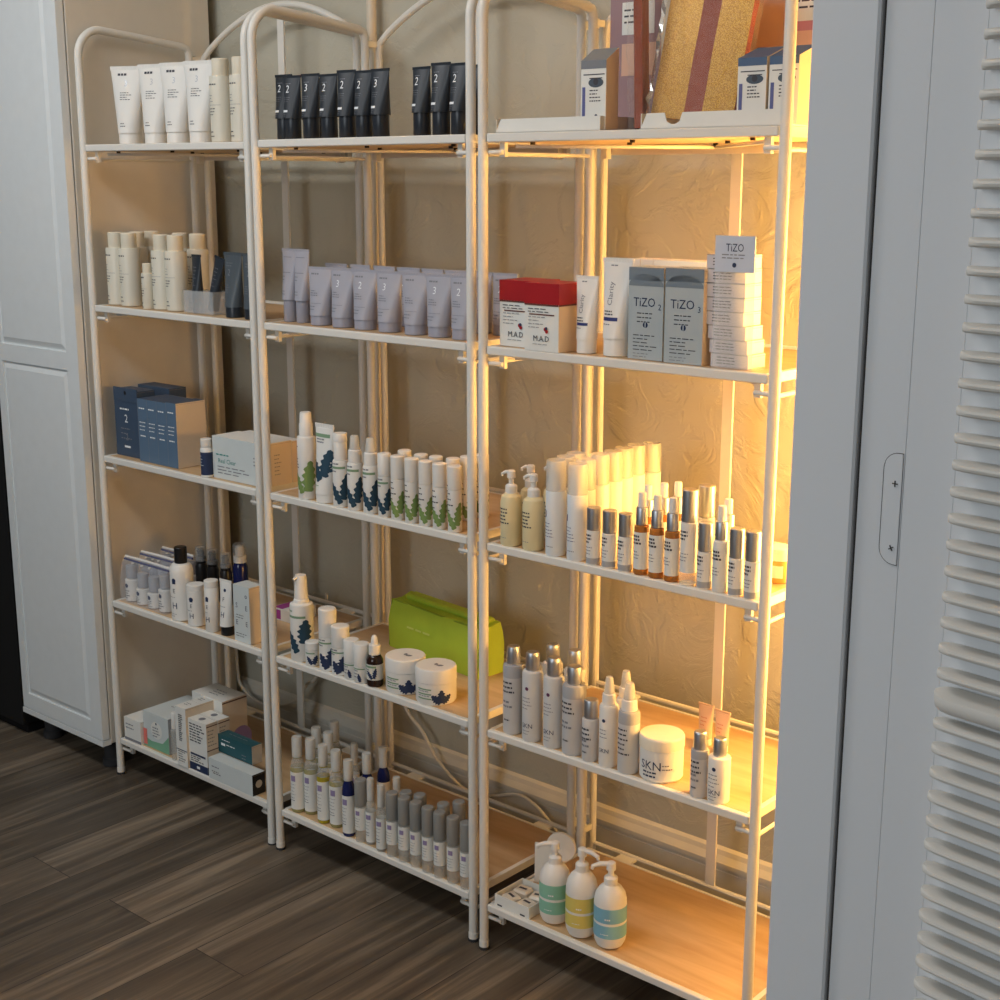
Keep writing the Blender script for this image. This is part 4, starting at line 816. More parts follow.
def K_frostpump(P, s, v):
    r, H = s[0]/2, s[1]; b = M(); hb = H*.7; rnd = random.Random(7)
    b.lathe([(r*.9, 0), (r, .004), (r, hb*.84), (r*.9, hb*.94), (r*.55, hb)], GEL, 26)
    mp = cyl_map(r, .1); fine(b, mp, -.002, hb*.7, r*1.5, 5, .0065, .0026, INK, rnd); fine(b, mp, -.002, hb*.16, r*1.2, 1, .006, .001, INKG, rnd)
    b.build('bottle_body', P); pump_head(P, r*.56, hb, H, WHT, .017, -PI*.85, .0036)
def K_foam(P, s, v):
    r, H = s[0]/2, s[1]; b = M(); hb = H*.68; rnd = random.Random(8)
    b.lathe([(r*.94, 0), (r, .003), (r, hb-.002), (r*.97, hb), (r*.7, hb+.001)], mat('frosted_white', (226, 230, 232), .35), 26)
    mp = cyl_map(r, -.1); rect(b, mp, -.01, -.007, hb*.6, hb*.7, BLS); fine(b, mp, -.002, hb*.5, r*1.3, 5, .006, .0011, BLS, rnd); fine(b, mp, .002, hb*.14, r, 1, .006, .0012, INKG, rnd)
    b.build('bottle_body', P)
    c = M(); h = H-hb; c.lathe([(r*.74, hb), (r*.72, hb+h*.5), (r*.62, hb+h*.54), (r*.58, hb+h*.88)], WHT, 20)
    c.tube([(0, 0, hb+h*.75), (0, -r*.8, hb+h*.75)], .003, WHT, 8); c.build('foam_pump', P)
    c = M(); c.lathe([(r*.99, hb+.001), (r*.97, H-.004), (r*.9, H)], mat('milky_overcap', (232, 232, 226), .25, alpha=.42), 26); c.build('overcap', P)
def silverish(P, s, capf, bands=True, body=WHT, bev=.03, a0=.0, clearfoot=False, blocktext=True):
    r, H = s[0]/2, s[1]; b = M(); hb = H*(1-capf); rnd = random.Random(9)
    foot = CLG if clearfoot else (GRB if bands else body)
    b.lathe([(r*.93, 0), (r, .002), (r, hb*.2, foot), (r, hb-.001), (r*.9, hb)], body, 24)
    mp = cyl_map(r, a0)
    fine(b, mp, -.001, hb*.84, r*1.6, 3, .0062, .0032, INK, rnd); fine(b, mp, -.001, hb*.5, r*1.5, 3, .0058, .0014, INKG, rnd)
    b.build('bottle_body', P); cap_disc(P, r*.97, hb+.0006, H, SIL, n=24, dome=bev)
def K_silver(P, s, v): silverish(P, s, .4)
def K_bigsilver(P, s, v): silverish(P, s, .34, clearfoot=True)
def K_longsilver(P, s, v): silverish(P, s, .44)
def K_amberserum(P, s, v, body=AMB, collar=None):
    r, H = s[0]/2, s[1]; b = M(); hb = H*.61; rnd = random.Random(10)
    b.lathe([(r*.9, 0), (r, .002), (r, hb*.12), (r*1.01, hb*.121, WHC), (r*1.01, hb*.86, WHC), (r, hb*.861), (r*.96, hb*.97), (r*.6, hb)], body, 24)
    mp = cyl_map(r*1.01); fine(b, mp, -.001, hb*.76, r*1.5, 3, .006, .0034, INK, rnd); fine(b, mp, -.001, hb*.46, r*1.4, 3, .0055, .0015, INKG, rnd)
    b.build('bottle_body', P); dropper_head(P, r, hb, H, SIL, WHT)
def K_whiteserum(P, s, v): K_amberserum(P, s, v, WHT)
def K_honey(P, s, v):
    r, H = s[0]/2, s[1]; b = M(); b.lathe([(r*.95, 0), (r, .002), (r, H*.62)], mat('honey_gel', (214, 160, 88), .3), 28)
    rect(b, cyl_map(r), -.016, .016, H*.15, H*.5, WHC, 8); b.build('jar_body', P); cap_disc(P, r*1.02, H*.63, H, WHT, 'lid', 28)
def tonic(P, s, body, band=None, capf=.22, capr=.62, style='logo', capd=.2, logo=None):
    r, H = s[0]/2, s[1]; b = M(); hb = H*(1-capf); rnd = random.Random(11)
    pr = [(r*.93, 0), (r*.99, .003), (r, .006)]
    if band: pr += [(r, hb*.82, body), (r, hb*.96, band), (r*.95, hb*.99, band), (r*.6, hb, band)]
    else: pr += [(r, hb*.955), (r*.93, hb*.985), (r*.6, hb)]
    b.lathe(pr, body, 28); mp = cyl_map(r, .1)
    if style == 'logo':
        disc(b, mp, 0, hb*.76, .0036, logo or NAVYP); fine(b, mp, 0, hb*.62, r*1.2, 4, .007, .0016, INKG, rnd)
        text(b, mp, 'SKN', 0, hb*.2, .009, NAVYP); fine(b, mp, 0, hb*.15, r*1.0, 2, .006, .0014, INKG, rnd)
    else:
        fine(b, mp, 0, hb*.74, r*1.5, 3, .009, .0035, INK, rnd); fine(b, mp, 0, hb*.46, r*1.4, 2, .009, .004, INKG, rnd); fine(b, mp, 0, hb*.2, r, 1, .009, .003, INK, rnd)
    b.build('bottle_body', P); cap_disc(P, r*capr, hb, H, SIL, n=24, dome=capd)
def K_greytonic(P, s, v): tonic(P, s, mat('soft_grey_plastic', (200, 199, 198), .35), GRB, .2, .68, 'lines', .4)
def K_whitetonic(P, s, v): tonic(P, s, WHG, None, .2, .68, 'logo', .25, mat('plum_logo', (96, 48, 84), .5))
def K_greyband(P, s, v): tonic(P, s, mat('soft_grey_plastic', (200, 199, 198), .35), GRB, .2, .62, 'lines', .08)
def K_shortgrey(P, s, v): tonic(P, s, mat('soft_grey_plastic', (200, 199, 198), .35), None, .3, .82, 'lines', .06)
def K_travelgrey(P, s, v): tonic(P, s, mat('soft_grey_plastic', (200, 199, 198), .35), GRB, .27, .74, 'lines', .1)
def K_travelwhite(P, s, v): tonic(P, s, WHT, None, .28, .6, 'logo', .1)
def mistcone(P, s, body, band, style):
    r, H = s[0]/2, s[1]; b = M(); hb = H*.7; rnd = random.Random(12)
    if band: pr = [(r*.93, 0), (r, .004), (r, hb*.8, body), (r, hb*.94, band), (r*.9, hb*.99, band), (r*.6, hb, band)]
    else: pr = [(r*.93, 0), (r, .004), (r, hb*.95), (r*.9, hb*.99), (r*.6, hb)]
    b.lathe(pr, body, 26); mp = cyl_map(r, .1)
    if style == 'logo': disc(b, mp, 0, hb*.76, .0034, NAVYP); fine(b, mp, 0, hb*.6, r*1.1, 3, .007, .0016, INKG, rnd); text(b, mp, 'SKN', 0, hb*.24, .008, NAVYP)
    else: fine(b, mp, 0, hb*.7, r*1.4, 6, .009, .003, INK, rnd)
    b.build('bottle_body', P); h = H-hb
    c = M(); c.lathe([(r*.74, hb), (r*.7, hb+h*.38), (r*.6, hb+h*.4)], WHT, 22); c.build('collar', P)
    c = M(); c.lathe([(r*.56, hb+h*.4), (r*.4, H-.003), (r*.34, H)], FRO, 20); c.build('overcap', P)
def K_whitemist(P, s, v): mistcone(P, s, WHT, None, 'logo')
def K_bandedmist(P, s, v): mistcone(P, s, WHG, GRB, 'lines')
def K_scrub(P, s, v):
    r, H = s[0]/2, s[1]; b = M(); hb = H*.72; rnd = random.Random(2)
    b.lathe([(r*.9, 0), (r*.97, .004), (r*.98, hb)], WHT, 40); mp = cyl_map(r*.98, .1)
    text(b, mp, 'SKN', -.004, hb*.42, .016, NAVYP); fine(b, mp, -.004, hb*.3, .03, 2, .007, .003, NAVYP, rnd); fine(b, mp, .028, hb*.56, .02, 2, .007, .002, INKG, rnd)
    b.build('jar_body', P)
    c = M(); c.lathe([(r, hb+.0006), (r, H-.005), (r*.98, H-.0015), (r*.94, H)], mat('cream_lid', (236, 228, 208), .4), 40); c.build('lid', P)
def K_peach(P, s, v):
    def pr(b, mp, z0, z1, r): fine(b, mp, 0, z0+(z1-z0)*.6, r*1.2, 3, .007, .002, mat('rose_print', (190, 130, 110), .5), random.Random(2))
    squeeze(P, .034, .024, s[1], .014, PCH, WHT, pr)
def soap(P, s, m, ang):
    r, H = s[0]/2, s[1]; b = M(); hb = H*.74; rnd = random.Random(3)
    b.lathe([(r*.55, 0), (r*.8, .004), (r*.95, .014), (r, .026), (r*1.004, .0261, m), (r*1.004, .052, m), (r, .0521), (r, .057), (r*1.004, .0571, m), (r*1.004, .086, m), (r, .0861), (r*.985, hb*.76), (r*.9, hb*.86), (r*.7, hb*.94), (r*.42, hb)], WHT, 36)
    fine(b, cyl_map(r*1.006, .5), 0, .064, .016, 1, .006, .003, INKW, rnd); fine(b, cyl_map(r*1.006, .3), 0, .034, .02, 1, .006, .0014, INKW, rnd)
    b.build('bottle_body', P); pump_head(P, r*.42, hb, H, WHT, .034, ang, .005)
def K_soapgreen(P, s, v): soap(P, s, MGR, -PI*.80)
def K_soapyellow(P, s, v): soap(P, s, MYE, .05)
def K_soapblue(P, s, v): soap(P, s, MBL, -PI*.80)

KIND = dict(white_tube=K_tube_white, cream_bottle=K_cream, lotion_bottle=K_cream, sample_bottle=K_cream, slim_dark_tube=K_tube_slimdark,
 slate_tube=K_tube_slate, supplement_jar=K_supp, conditioner_bottle=K_cond, serum_pot=K_pot, serum_stick=K_pot, cream_tube=K_creamtube,
 dark_spray=K_darkspray, blue_spray=K_bluespray, clear_vial=K_vial, black_tube=K_tube_black, slim_grey_tube=K_tube_slimgrey, grey_tube=K_tube_grey,
 leaf_spray=K_leafspray, leaf_tube=K_leaftube, teal_leaf_bottle=K_tealbottle, teal_leaf_mist=K_tealmist, teal_leaf_airless=K_tealairless,
 green_leaf_airless=K_greenairless, pump_leaf_bottle=K_pumpleaf, small_leaf_pot=K_smallpot, navy_leaf_bottle=K_navyleaf,
 navy_leaf_bottle_medium=K_navyleafm, slim_white_stick=K_slimstick, amber_dropper=K_amberdrop, cream_jar=K_jar, clear_mist=K_mistclear,
 yellow_mist=K_mistyellow, blue_mist=K_mistblue, grey_cap_bottle=K_greycap, small_mist=K_mistsmall, clarity_tube_small=K_claritys,
 clarity_tube=K_clarity, frosted_pump=K_frostpump, foam_bottle=K_foam, silver_cap_bottle=K_silver, amber_serum=K_amberserum,
 big_silver_bottle=K_bigsilver, long_silver_bottle=K_longsilver, white_serum=K_whiteserum, honey_jar=K_honey, grey_tonic=K_greytonic,
 white_tonic=K_whitetonic, grey_band_bottle=K_greyband, short_grey_bottle=K_shortgrey, white_mist=K_whitemist, banded_mist=K_bandedmist,
 scrub_jar=K_scrub, travel_grey_bottle=K_travelgrey, travel_white_bottle=K_travelwhite, peach_tube=K_peach, soap_green=K_soapgreen,
 soap_yellow=K_soapyellow, soap_blue=K_soapblue)
NAMES = dict(white_tube='squeeze_tube', black_tube='squeeze_tube', slate_tube='squeeze_tube', slim_dark_tube='squeeze_tube', grey_tube='squeeze_tube',
 slim_grey_tube='squeeze_tube', cream_tube='squeeze_tube', leaf_tube='squeeze_tube', clarity_tube='squeeze_tube', clarity_tube_small='squeeze_tube', peach_tube='squeeze_tube',
 cream_jar='cosmetic_jar', scrub_jar='cosmetic_jar', honey_jar='cosmetic_jar', small_leaf_pot='cosmetic_jar', frosted_pump='pump_bottle', pump_leaf_bottle='pump_bottle',
 soap_green='pump_bottle', soap_yellow='pump_bottle', soap_blue='pump_bottle', amber_dropper='dropper_bottle', amber_serum='dropper_bottle', white_serum='dropper_bottle',
 clear_mist='spray_bottle', yellow_mist='spray_bottle', blue_mist='spray_bottle', small_mist='spray_bottle', dark_spray='spray_bottle', blue_spray='spray_bottle',
 white_mist='spray_bottle', banded_mist='spray_bottle', teal_leaf_mist='spray_bottle', leaf_spray='spray_bottle')
NVAR = dict(black_tube=4, grey_tube=4)
# ------------------------------------------------------------------ racks
RW_, RD = .60, .312
LV = [1.5770, 1.2057, .8394, .4692, .1017]          # top surface of the five shelves
ORG = [(0, 0, 0), (.6349, -.0043, -.0082), (1.2715, -.0178, .0009)]
def rack_mtx(u):
    x, y, r = ORG[u]; return Matrix.Translation((x, y, 0)) @ Matrix.Rotation(r, 4, 'Z') @ Matrix.Rotation(.004 if u == 0 else 0, 4, 'Y')
def place(u, x, y, z):
    return rack_mtx(u) @ Vector((x, y, z))

def make_rack():
    root = empty('folding_shelf_rack')
    R = .0092
    for sx in (0, RW_):
        b = M(); pts = [(sx, 0, .012), (sx, 0, 1.0), (sx, 0, 1.775)]
        for i in range(1, 9):
            a = i/8*PI/2*.93; pts.append((sx, .062*(1-math.cos(a)), 1.775+.062*math.sin(a)))
        pts += [(sx, .15, 1.829), (sx, RD-.02, 1.815), (sx, RD-.006, 1.811), (sx, RD, 1.800), (sx, RD, 1.0), (sx, RD, .012)]
        b.tube(pts, R, RW, 12)
        q = 1 if sx == 0 else -1
        for z in LV:
            b.tube([(sx, 0, z-.034), (sx, RD, z-.034)], .0036, RW, 8)
        o = b.build('side_frame', root)
        for y in (0, RD):
            f = M(); f.lathe([(R*1.1, 0), (R*1.1, .018), (R*.9, .019)], RUB if False else RW, 12, sx, y); f.lathe([(R*.8, 0), (R*1.18, .0005), (R*1.18, .006), (R, .0065)], RUB, 12, sx, y)
            f.build('foot', o)
        h = M()
        for z in (1.79, .14):
            h.box(sx-.0025, sx+.0025, RD+.004, RD+.036, z-.009, z+.003, RW); h.tube([(sx-.005, RD+.021, z-.012), (sx-.005, RD+.021, z+.006)], .0035, RW, 8)
        h.build('hinge', o)
    b = M(); Y = RD+.042
    pts = [(0, Y, .03), (0, Y, 1.0), (0, Y, 1.772)]
    N = 22
    for i in range(N+1):
        t = i/N; z = 1.790+.108*math.sin(PI*t)**.85
        pts.append((.004+t*(RW_-.008), Y, z))
    pts += [(RW_, Y, 1.772), (RW_, Y, 1.0), (RW_, Y, .03)]
    b.tube(pts, .0078, RW, 10)
    for z in LV:
        b.tube([(0, Y, z-.004), (RW_, Y, z-.004)], .0052, RW, 8)
    b.build('back_frame', root)
    b = M(); b.box(RW_/2-.011, RW_/2+.011, Y-.0025, Y+.0025, .098, 1.896, RW); b.build('centre_strip', root)
    for k, z in enumerate(LV):
        b = M(); t = .0155; y0, y1 = -.004, RD+.012; x0, x1 = .011, RW_-.011
        b.box(x0, x1, y0, y0+.012, z-t, z, RW, bev=.0018); b.box(x0, x1, y1-.010, y1, z-t, z, RW, bev=.0018)
        b.box(x0, x0+.010, y0+.012, y1-.010, z-t, z, RW); b.box(x1-.010, x1, y0+.012, y1-.010, z-t, z, RW)
        for x in (.1, .5): b.box(x-.02, x+.02, y1, RD+.038, z-.009, z-.004, RW)
        sh = b.build('shelf', root)
        b = M(); b.box(x0+.0101, x1-.0101, y0+.0121, y1-.0101, z-.0150, z-.0003, UND, top=OAK); b.build('shelf_board', sh)
        b = M()
        for sx, q in ((0, 1), (RW_, -1)):
            b.tube([(sx, .006, z-.032), (sx+q*.040, .008, z-.032)], .0042, RW, 8)
            b.box(sx+q*.036-.006, sx+q*.036+.006, .010, .018, z-.040, z-.0155, RW)
            b.box(sx+q*.045-.007, sx+q*.045+.007, RD-.02, RD-.006, z-.04, z-.0155, RW)
        b.tube([(.05, .03, z-.022), (.30, RD-.03, z-.022)], .0034, RW, 8); b.tube([(.55, .03, z-.022), (.30, RD-.03, z-.022)], .0034, RW, 8)
        b.box(.03, RW_-.03, RD-.004, RD+.008, z-.033, z-.0156, RW)
        for x, y in ((.08, .04), (.3, .03), (.52, .04), (.2, .16), (.4, .16), (.08, .28), (.3, .28), (.52, .28)):
            b.lathe([(.0045, z-.0195), (.0045, z-.0150)], SCR, 8, x, y)
        b.build('folding_bracket', sh)
    return root

def copy_tree(o, parent=None):
    c = o.copy(); COL.objects.link(c)
    if parent: c.parent = parent
    for ch in list(o.children): copy_tree(ch, c)
    return c
rk = make_rack()
RLAB = ['white metal folding rack at left, beside the tall white cabinet', 'white metal folding rack in the middle of the three',
        'white metal folding rack at right, lit warm by the lamp']
racks = [rk, copy_tree(rk), copy_tree(rk)]
for i, o in enumerate(racks):
    x, y, r = ORG[i]; o.location = (x, y, 0); o.rotation_euler = (0, .004 if i == 0 else 0, r)
    tag(o, RLAB[i], 'shelf rack', 'three white folding racks along the wall')

# ------------------------------------------------------------------ products on the shelves
protos = {}; used = set(); cnt = {}
for kind, u, k, x, y, rot, lab, cat, grp in ITEMS:
    n = cnt.get(kind, 0); cnt[kind] = n+1
    v = n % NVAR.get(kind, 1)
    key = (kind, v)
    if key not in protos:
        P = empty(NAMES.get(kind, 'cosmetic_bottle')); KIND[kind](P, SIZES[kind], v); protos[key] = P; o = P
    else: o = copy_tree(protos[key])
    for key2 in ('label', 'category', 'group'):
        if key2 in o: del o[key2]
    o.location = place(u, x, y, LV[k]+.0004); o.rotation_euler.z = ORG[u][2]+rot+random.uniform(-.07, .07)
    tag(o, lab, cat, grp or None)

# ------------------------------------------------------------------ cartons
def crt(b, w, h, d, front, side=None, top=None, seam=True):
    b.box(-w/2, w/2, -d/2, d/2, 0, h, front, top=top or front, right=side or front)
    if seam:
        rect(b, top_map(h, .0002), -w/2+.001, w/2-.001, d/2-.0035, d/2-.003, SEAM)
        rect(b, right_map(w/2, .0002), -d/2+.0005, d/2-.0005, h-.0035, h-.003, SEAM)
def carton(style, w, h, d, last=False):
    b = M(); rnd = random.Random(hash(style) % 7 if False else len(style)); F = front_map(-d/2); Rt = right_map(w/2); T = top_map(h)
    def lines(mp, u, v, ww, n, gap, hh, m=INK): fine(b, mp, u, v, ww, n, gap, hh, m, rnd)
    if style == 'navy_hang':
        crt(b, w, h*.97, d, NAVC); b.box(-w/2, w/2, -d/2-.001, -d/2+.001, h*.8, h, NAVC)
        F = front_map(-d/2-.001); disc(b, F, 0, h*.93, .005, BLK)
        lines(F, 0, h*.68, w*.5, 1, .01, .004, INKW); text(b, F, '2', 0, h*.5, .02, INKW); lines(F, 0, h*.4, w*.5, 3, .012, .0022, INKG); text(b, F, '2', 0, h*.24, .016, INKG); rect(b, F, -.012, .012, h*.13, h*.16, INKW)
    elif style == 'navy_window':
        crt(b, w, h, d, NAVC); rect(b, F, -w*.28, -w*.0, h*.83, h*.95, BLK); lines(F, 0, h*.7, w*.5, 4, .012, .003, INKW)
    elif style == 'slate':
        crt(b, w, h, d, SLC, LITC if last else SLC, NAVC); lines(F, 0, h*.84, w*.7, 1, .01, .003, INKW); lines(F, 0, h*.62, w*.7, 3, .009, .002, INKW); lines(F, 0, h*.4, w*.6, 1, .01, .003, INKW); rect(b, F, -w/2, -w/2+.0008, 0, h, INKG)  # last carton's right face is tinted tan as if lit by the lamp
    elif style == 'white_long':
        crt(b, w, h, d, PALC, LITC, WHC); text(b, F, 'Real Clear', -w*.22, h*.38, h*.11, mat('green_letters', (62, 142, 132), .5)); lines(F, -w*.28, h*.56, w*.3, 1, .01, .003, mat('green_letters', (62, 142, 132), .5))
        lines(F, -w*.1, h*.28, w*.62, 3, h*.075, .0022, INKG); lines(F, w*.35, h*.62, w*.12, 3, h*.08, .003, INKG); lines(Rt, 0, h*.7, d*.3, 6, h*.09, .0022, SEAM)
    elif style == 'plain_tan': crt(b, w, h, d, WHC, LITC)
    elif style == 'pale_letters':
        crt(b, w, h, d, PALC, LITC)
        for tx, uu, vv in (('o', .3, .8), ('E', .3, .58), ('E', .3, .3), ('S', -.3, .6), ('E', -.3, .3)): text(b, F, tx, w*uu, h*vv, .012, NAVYP)
        lines(F, -w*.05, h*.47, w*.6, 2, .006, .0014); lines(F, 0, h*.14, w*.8, 2, .006, .0014)
    elif style == 'pink':
        crt(b, w, h, d, WHC); rect(b, F, -w*.45, -w*.05, h*.1, h*.9, mat('magenta_print', (160, 60, 140), .5)); rect(b, T, -w/2+.002, 0, -d/2+.002, d/2-.004, mat('magenta_print', (160, 60, 140), .5))
    elif style == 'white_plain':
        crt(b, w, h, d, WHC); lines(F, -w*.1, h*.7, w*.6, 2, .01, .003, INKG); rect(b, F, -w/2, w/2, 0, h*.12, INKG)
    elif style == 'white_green':
        crt(b, w, h, d, PALC, GRB); disc(b, F, .002, h*.55, w*.22, WHC, 24); F2 = front_map(-d/2, .0008)
        lines(F2, .002, h*.6, w*.3, 4, h*.08, .003, INKG); disc(b, F2, .002, h*.74, .003, NAVYP)
        b.add([F(-w/2, h*.28), F(-w*.2, h*.2), F(w*.25, h*.24), F(w/2, h*.5), F(w/2, 0), F(-w/2, 0)], [(0, 1, 2, 3, 4, 5)], mat('sage_print', (120, 172, 142), .5))
        rect(b, front_map(-d/2, .0009), -w*.5, -w*.36, h*.05, h*.5, mat('coral_print', (226, 120, 110), .5)); lines(T, .01, d*.1, w*.5, 3, .012, .003, INKG)
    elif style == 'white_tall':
        crt(b, w, h, d, WHC, LITC); lines(F, 0, h*.86, w*.4, 14, h*.033, .003, INK); rect(b, F, -w/2, w/2, h*.27, h*.285, NAVYP); lines(F, 0, h*.24, w*.7, 5, h*.04, .002, INK); lines(T, 0, .004, w*.6, 2, .008, .002)
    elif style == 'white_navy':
        crt(b, w, h, d, WHC, LITC); rect(b, F, -w/2, w/2, 0, h*.15, NAVYP); rect(b, Rt, -d/2, d/2, 0, h*.15, NAVYP); rect(b, front_map(-d/2, .0008), -.006, .006, h*.05, h*.1, INKW)
        lines(F, 0, h*.9, w*.8, 7, h*.055, .0032, INK); rect(b, F, -w*.4, w*.4, h*.3, h*.34, NAVYP); lines(F, 0, h*.26, w*.8, 3, h*.04, .0025, INK)
        rect(b, Rt, -d/2, d/2, h*.93, h*.95, mat('brown_print', (96, 62, 50), .5)); rect(b, Rt, -d/2, d/2, h*.46, h*.48, mat('brown_print', (96, 62, 50), .5)); lines(Rt, 0, h*.84, d*.8, 5, h*.07, .0025, SEAM)
        disc(b, T, 0, 0, d*.26, INKG, 16)
    elif style == 'holo':
        crt(b, w, h, d, WHC, LITC); disc(b, Rt, .018, h*.3, min(d*.42, h*.22), VIO, 20); rect(b, Rt, -d/2, d/2, h*.955, h*.975, mat('brown_print', (96, 62, 50), .5)); lines(T, .01, d*.1, w*.5, 3, .012, .003, INKG)
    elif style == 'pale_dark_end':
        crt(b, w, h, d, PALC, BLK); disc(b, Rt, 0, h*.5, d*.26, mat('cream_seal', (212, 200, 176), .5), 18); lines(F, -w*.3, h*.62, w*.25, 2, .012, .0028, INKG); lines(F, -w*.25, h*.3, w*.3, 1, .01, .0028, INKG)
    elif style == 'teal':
        crt(b, w, h, d, TEC, LITC); lines(F, -w*.2, h*.72, w*.35, 1, .01, .0022, INKW); rect(b, F, -w*.4, -w*.28, h*.42, h*.56, INKW); lines(F, -w*.08, h*.5, w*.34, 1, .01, .0024, INKW); lines(F, w*.3, h*.3, w*.2, 2, .008, .0018, INKG); lines(T, 0, 0, w*.6, 1, .01, .002, INKG)
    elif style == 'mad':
        crt(b, w, h, d, WHC, LITC)
        b.box(-w/2-.0008, w/2+.0008, -d/2-.0008, d/2+.0008, h*.70, h+.0004, RED)
        F = front_map(-d/2, .0012); rect(b, F, -w/2, w/2, h*.675, h*.70, mat('maroon_print', (98, 52, 44), .5)); rect(b, Rt, -d/2, d/2, h*.675, h*.70, mat('maroon_print', (98, 52, 44), .5))
        lines(F, 0, h*.62, w*.8, 2, .005, .0014, INK); rect(b, F, -w*.36, w*.38, h*.535, h*.553, mat('maroon_print', (98, 52, 44), .5)); lines(F, -w*.14, h*.5, w*.5, 4, .006, .0012, INKG)
        text(b, F, 'M.A.D', w*.0, h*.15, h*.085, INK); disc(b, F, w*.12, h*.33, .0035, RED); disc(b, front_map(-d/2, .0014), w*.16, h*.3, .0035, RED); disc(b, front_map(-d/2, .0016), w*.15, h*.345, .0028, NAVYP)
        lines(F, 0, h*.1, w*.5, 1, .004, .001, INKG)
    elif style in ('tizo2', 'tizo3'):
        crt(b, w, h, d, SILC, LITC); rect(b, F, -w/2, w/2, h*.86, h, SILD); lines(T, 0, 0, w*.6, 1, .01, .002, INKG)
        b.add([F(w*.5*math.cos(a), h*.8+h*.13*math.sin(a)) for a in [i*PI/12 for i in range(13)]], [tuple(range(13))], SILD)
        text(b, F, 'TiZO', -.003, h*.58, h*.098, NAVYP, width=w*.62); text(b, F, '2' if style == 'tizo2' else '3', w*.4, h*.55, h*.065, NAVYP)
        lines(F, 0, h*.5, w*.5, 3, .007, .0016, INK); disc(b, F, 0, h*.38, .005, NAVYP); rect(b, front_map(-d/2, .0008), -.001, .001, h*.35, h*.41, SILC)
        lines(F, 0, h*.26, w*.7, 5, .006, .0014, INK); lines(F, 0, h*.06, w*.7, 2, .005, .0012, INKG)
    elif style == 'peach_top': crt(b, w, h, d, WHC, LITC); lines(F, 0, h*.6, w*.7, 6, .01, .002, INKG)
    elif style == 'stack':
        crt(b, w, h, d, mat('lilac_grey_card', (200, 199, 205), .5), WHC); lines(F, -.004, h*.68, w*.55, 3, h*.22, .0016, INK); rect(b, F, -w/2, w/2, h*.955, h, INKG)
    elif style == 'eye_grey' or style == 'eye_blue':
        top = mat('grey_foil', (150, 154, 160), .3, .4) if style == 'eye_grey' else BLE
        hh = h*.84
        vs = [(-w/2, -d/2, 0), (w/2, -d/2, 0), (w/2, d/2, 0), (-w/2, d/2, 0), (-w/2, -d/2, hh), (w/2, -d/2, hh), (w/2, d/2, h), (-w/2, d/2, h)]
        b.add(vs, [(0, 1, 5, 4), (2, 3, 7, 6), (3, 0, 4, 7), (0, 3, 2, 1)], WHC); b.add([vs[i] for i in (4, 5, 6, 7)], [(0, 1, 2, 3)], top); b.add([vs[i] for i in (1, 2, 6, 5)], [(0, 1, 2, 3)], LITC)
        rect(b, F, -w/2, w/2, hh*.88, hh, top); rect(b, F, -w*.44, -w*.32, hh*.04, hh*.62, mat('violet_print', (92, 98, 150), .5))
        rect(b, F, -w*.4, w*.44, hh*.79, hh*.805, INK)
        e = [F(w*.1+w*.3*math.cos(a), hh*.68+hh*.07*math.sin(a)) for a in [i*PI/10 for i in range(20)]]; b.add(e, [tuple(range(20))], mat('eye_print', (70, 84, 98), .5)); disc(b, front_map(-d/2, .0008), w*.1, hh*.69, w*.1, INK)
        rect(b, front_map(-d/2, .0010), -w*.15, w*.36, hh*.735, hh*.75, INK)
        lines(F, w*.1, hh*.56, w*.5, 4, hh*.05, .0018, INK); disc(b, F, w*.12, hh*.2, .003, NAVYP); lines(F, w*.12, hh*.12, w*.5, 2, hh*.04, .0014, INKG)
    return b
cc = {}
for name, u, k, x, y, zo, w, h, d, style, lab, cat, grp in BOXES:
    key = (style, round(w, 2), round(h, 2), round(d, 2))
    last = style == 'slate' and 'fourth of four' in lab
    if not last and style in ('mad', 'stack', 'peach_top', 'slate', 'white_navy', 'white_tall') and style in cc:
        o = cc[style].copy(); COL.objects.link(o)
        if 'group' in o: del o['group']
    else:
        o = carton(style, w, h, d, last).build(name, merge=False); cc[style] = o
    o.location = place(u, x, y, LV[k]+zo+.0005); o.rotation_euler.z = ORG[u][2]+(random.uniform(-.01, .01) if style not in ('stack',) else random.uniform(-.03, .03))
    if style in ('white_navy', 'white_tall', 'slate', 'peach_top'): o.rotation_euler.z = ORG[u][2]
    tag(o, lab, cat, grp or None)
LAMP_E, MAIN_E, WIN_E, AMB_E, EXPO = 98, 27, 30, .04, 0.08
# ------------------------------------------------------------------ special pieces
def on(u, o, x, y, z, rot=0):
    o.location = place(u, x, y, z); o.rotation_euler.z = ORG[u][2]+rot; return o
# clear acrylic tray with the two charcoal tubes
b = M()
for a in ((0, .105, 0, .05, 0, .002), (0, .105, 0, .002, .002, .05), (0, .105, .048, .05, .002, .05), (0, .002, .002, .048, .002, .05), (.103, .105, .002, .048, .002, .05), (.052, .054, .002, .048, .002, .05)):
    b.box(*a, CLR)
on(0, tag(b.build('acrylic_tray'), 'clear acrylic tray holding slim charcoal tubes, second shelf of left rack', 'tray'), .322, .026, LV[1]+.0005)
P = empty('squeeze_tube'); K_tube_slimdark(P, (.034, .122), 0); tag(P, 'slim charcoal tube leaning to the right in the acrylic tray', 'tube')
P.location = place(0, .398, .05, LV[1]+.009); P.rotation_euler = (0, .25, 0)

